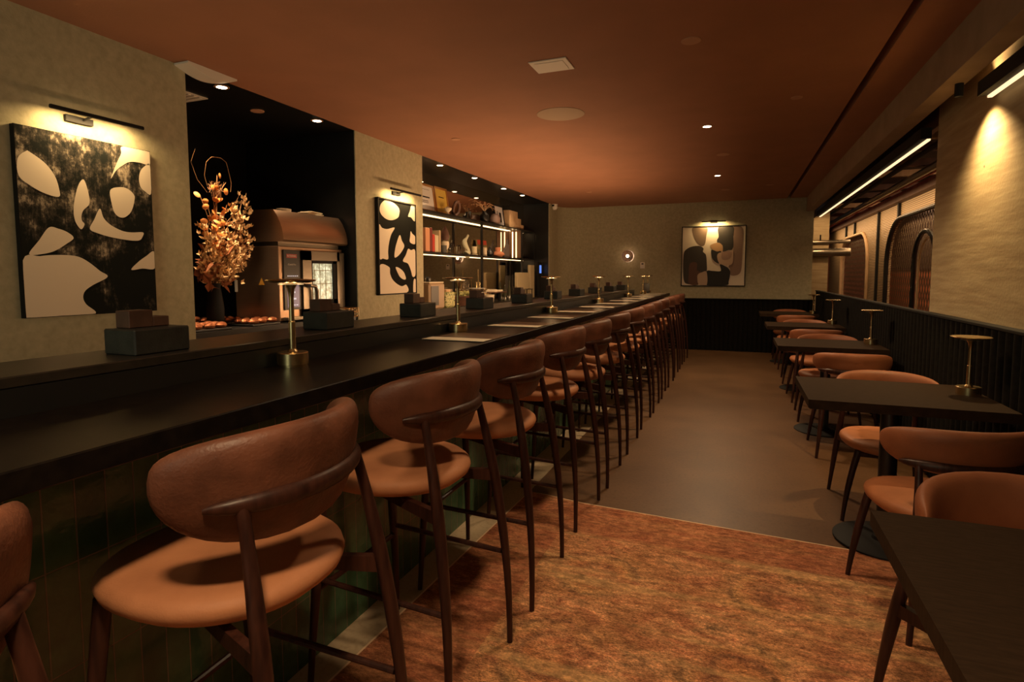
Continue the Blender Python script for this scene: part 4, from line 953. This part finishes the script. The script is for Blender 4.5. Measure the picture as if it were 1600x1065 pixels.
for k,(y,h) in enumerate(((8.10,.50),(8.40,.34))):
    t = empty('brass_stand', ('taller','shorter')[k]+' thin brass bottle stand on the back counter', 'stand', (-3.74,y,CT), 0, G)
    m = MB(); m.lathe([(.05,0),(.05,.006),(.006,.012),(.006,h),(.004,h+.005)], n=14); m.obj('post', 'brass', t)
    m = MB(); m.tube([(0,-.09,h*.62),(0,.09,h*.62)], .006, 8); m.tube([(0,-.06,0.006),(0,-.06,h*.6)], .005, 8); m.tube([(0,.06,.006),(0,.06,h*.6)], .005, 8); m.obj('arms', 'brass', t)
G = 'bottles behind the caddies'
for k,(y,h,r_) in enumerate(((8.60,.30,.03),(8.72,.26,.032),(8.84,.33,.028))):
    lathe_thing('bottle', ('dark short-necked bottle','dark middle bottle','dark tallest bottle')[k]+' on the back counter beside the glasses', 'bottle', [(r_,0),(r_,h*.6),(r_*.4,h*.75),(r_*.4,h)], (-3.58+.03*k,y,CT), mat('bottle_dark',(.05,.05,.03),.12), group=G)
G = 'stacked tumblers on the back counter'
for k in range(4):
    lathe_thing('tumbler', ('lowest','second','third','topmost')[k]+' clear glass in the stack before the cream panels', 'glass', [(.032,0),(.040,.055),(.038,.0555),(.030,.004),(.004,.003)], (-3.50,9.05,CT+.0565*k), 'glass', group=G)
t = empty('side_table', 'small metal stand with a flat top before the cream panels', 'stand', (-3.485,9.55,CT))
MB().box(-.06,.06,-.22,.22,.16,.172,.003).obj('top', 'steel', t, smooth=False)
m = MB()
for a in (-.045,.045):
    for b in (-.19,.19): m.box(a-.008,a+.008,b-.008,b+.008,0,.159)
m.obj('legs', 'steel', t, smooth=False)
G = 'cream panels at the end of the counter'
ridge = ribs_mat('cream_ridged_panel', (.50,.42,.25), (.66,.57,.36), 1, 30)
tag(MB().box(-3.60,-3.55,9.30,9.90,CT+.14,CT+.60,.004).obj('ridged_panel', ridge, smooth=False), 'wide cream ridged panel standing at the end of the back counter', 'panel', G)
bpy.data.objects['ridged_panel'].location.z = -.14
tag(MB().box(-3.60,-3.55,9.97,10.20,CT,CT+.60,.004).obj('ridged_panel', ridge, smooth=False), 'narrow cream ridged panel next to the dark screen', 'panel', G)
t = empty('till_screen', 'dark till with a small blue lit screen in the corner past the shelves', 'screen', (-3.50,10.33,CT))
MB().box(-.06,.06,-.06,.06,0,.02,.004).obj('foot', 'black_matte', t, smooth=False)
MB().box(-.015,.015,-.015,.015,.0205,.40).obj('stand', 'black_matte', t, smooth=False)
MB().box(-.02,.02,-.13,.10,.4005,.66,.006).obj('screen_body', 'black_matte', t, smooth=False)
MB().box(.0205,.0225,-.05,.06,.45,.60).obj('display', glow('blue_display',(.12,.25,.75),1.2), t, smooth=False)

# ---------------------------------------------------------------- track lights on the other side
G = 'linear lights on the open side'
def linear(label, y0, y1, x0=1.235, power=30):
    t = empty('linear_light', label, 'linear light', (0,0,0), 0, G)
    MB().box(x0,x0+.07,y0,y1,2.425,2.505).obj('channel', 'black_matte', t, smooth=False)
    MB().box(x0+.044,x0+.066,y0+.01,y1-.01,2.4120,2.4245).obj('diffuser', 'led_lin', t, smooth=False)
    return t
linear('long linear light running under the brown header past the concrete column', 5.20, 11.38)
linear('linear light strip mounted on the concrete column nearest the camera', -1.0, 4.10)
def aim(loc, tgt): return (Vector(tgt)-Vector(loc)).to_track_quat('-Z','Y').to_euler()
t = empty('column_spotlight', 'small black spotlight washing the concrete column', 'spotlight', (0,0,0))
MB().tube([(1.165,4.16,2.524),(1.165,4.16,2.45)], .022, 14).obj('head', 'black_matte', t)
spot('beam', (1.165,4.16,2.44), 92, (1,.66,.29), 118, 1.0, .02, aim((1.165,4.16,2.44),(1.36,4.16,1.3)), t)
spot('beam', (1.225,4.16,2.53), 6, (1,.66,.30), 110, .8, .004, aim((1.225,4.16,2.53),(1.335,4.0,2.85)), t)

# ---------------------------------------------------------------- the hall beyond the open side
c = MB(); c.box(1.8,1.81,5.2,5.21,3.25,3.26); c.box(1.078,4.2,Y0,19,3.32,3.44); struct('ceiling_hall', c, 'black_matte')
struct('wall_hall_end', MB().box(1.2,4.2,18.8,19,0,3.4), 'ribbed_orange')
struct('wall_hall', MB().box(3.9,4.05,4,18.8,1.56,3.32), 'fluted_glass')
struct('wall_hall_dado', MB().box(3.88,4.05,4,18.8,0,1.52), 'ribbed_orange')
struct('trim_hall_rail', MB().box(3.86,4.05,4,18.8,1.521,1.559), 'steel')
tag(MB().box(1.2,1.60,12.62,13.0,0,3.3).obj('concrete_column', 'pillar', smooth=False), 'warm lit concrete column beyond the far wall', 'column')
spot('hall_wash', (1.45,12.0,2.35), 15, WARM, 120, .6, .05, aim((1.45,12.0,2.35),(1.5,12.7,1.9)))
t = empty('pipe_run', 'pale horizontal pipes crossing in front of the lit concrete column', 'pipes', (0,0,0))
MB().tube([(1.22,12.584,2.04),(1.95,12.584,2.04)], .035, 14).obj('pipe', 'steel', t)
MB().tube([(1.22,12.544,1.84),(1.95,12.544,1.84)], .075, 16).obj('pipe', 'steel', t)
MB().tube([(1.45,12.584,2.07),(1.45,12.584,2.18)], .012, 8).obj('valve', 'black_matte', t)
MB().box(1.201,1.215,12.50,12.62,1.7,2.3).obj('bracket', 'black_matte', t, smooth=False)
# facade with arched openings
FX = 2.4
def arch_outline(y0, y1, zt, r, z0=.0):
    P = [(y0,z0)]
    for a in range(0,91,10): P.append((y0+r-r*math.cos(R(a)), zt-r*.9+r*.9*math.sin(R(a))))
    for a in range(90,-1,-10): P.append((y1-r+r*math.cos(R(a)), zt-r*.9+r*.9*math.sin(R(a))))
    P.append((y1,z0)); return P
A1 = arch_outline(13.35,16.5,2.28,.70); A2 = arch_outline(8.2,11.75,2.32,.85)
m = MB(); ZT = 2.56
def panel_above(m, A, zt):
    for (a,b) in zip(A[1:-2], A[2:-1]):
        if abs(a[0]-b[0]) < 1e-6: continue
        m.add([(FX,a[0],a[1]),(FX,b[0],b[1]),(FX,b[0],zt),(FX,a[0],zt),(FX+.05,a[0],a[1]),(FX+.05,b[0],b[1]),(FX+.05,b[0],zt),(FX+.05,a[0],zt)], [(0,1,2,3),(7,6,5,4),(0,4,5,1)])
panel_above(m, A1, ZT); panel_above(m, A2, ZT)
m.box(FX,FX+.05,16.5,18.7,0,ZT); m.box(FX,FX+.05,11.75,13.35,0,ZT); m.box(FX,FX+.05,4.5,8.2,0,ZT)
struct('wall_facade', m, 'slats')
m = MB()
for y in (14.8,12.45,11.0,15.9): m.box(FX-.04,FX-.001,y,y+.07,2.30 if y > 13.5 or y == 11.0 else 0,ZT)
struct('trim_facade_posts', m, 'black_matte')
struct('trim_facade_beam', MB().box(FX-.10,FX+.1,4.5,18.7,ZT+.001,ZT+.13), 'brown_box')
for k,(A,lb) in enumerate(((A1,'pale rounded arch opening in the slatted facade, farther away'),(A2,'large rounded arch opening filled with metal mesh in the slatted facade'))):
    t = empty('arched_screen', lb, 'arched screen', (0,0,0), 0, 'arched mesh screens in the facade')
    MB().tube([(FX-.02,a,b) for a,b in A], .032 if k == 0 else .036, 10).obj('frame', ('pale_wood','black_paint')[k], t)
    m = MB(); vs = [(FX+.06,a,b) for a,b in A]; m.add(vs, [tuple(range(len(vs)))]); m.add([(FX+.064,a,b) for a,b in A], [tuple(range(len(vs)))]); m.obj('mesh_panel', 'mesh', t, smooth=False)
A3 = arch_outline(7.6,8.45,1.92,.42)
t = empty('arched_door', 'dark arched glass door leaf standing by the concrete column', 'door', (0,0,0))
MB().tube([(2.0,a,b) for a,b in A3], .026, 10).obj('frame', 'black_paint', t)
MB().tube([(2.03,a,b) for a,b in arch_outline(7.68,8.37,1.85,.38)], .014, 8).obj('inner_trim', 'pale_wood', t)
# services under the hall ceiling
for k, y in enumerate((6.6,7.4,8.2,9.2,10.3,11.5,12.8,14.2,15.6)):
    tag(MB().box(1.45,FX+.9,y,y+.09,2.70+.03*(k%2),2.78+.03*(k%2)).obj('ceiling_joist', 'brown_box' if k%3 else 'pale_wood', smooth=False), 'exposed joist crossing the hall ceiling, %s from the concrete column' % ordn[k], 'joist', 'exposed joists under the hall ceiling')
for k,(x,z,r_,c_) in enumerate(((1.75,2.669,.03,'black_matte'),(2.05,2.654,.045,'steel'),(2.2,2.679,.02,'red'))):
    M['red'] = mat('red_pipe',(.40,.04,.02),.5) if 'red' not in M else M['red']
    tag(MB().tube([(x,5.3,z),(x,18.8,z)], r_, 10).obj('service_pipe', c_), ('thin black pipe','pale steel pipe','thin red sprinkler pipe')[k]+' running along the hall ceiling', 'pipe', 'pipes along the hall ceiling')
area('hall_facade_fill', (2.05,12,2.50), (0,R(-30),0), .10, 11, 58, WARM)  # added area light brightening the facade and joists, no fixture behind it
area('hall_dado_fill', (3.2,12,3.0), (0,0,0), .6, 10, 140, (1,.58,.32))  # added overhead area light to brighten the terracotta dado behind the arches
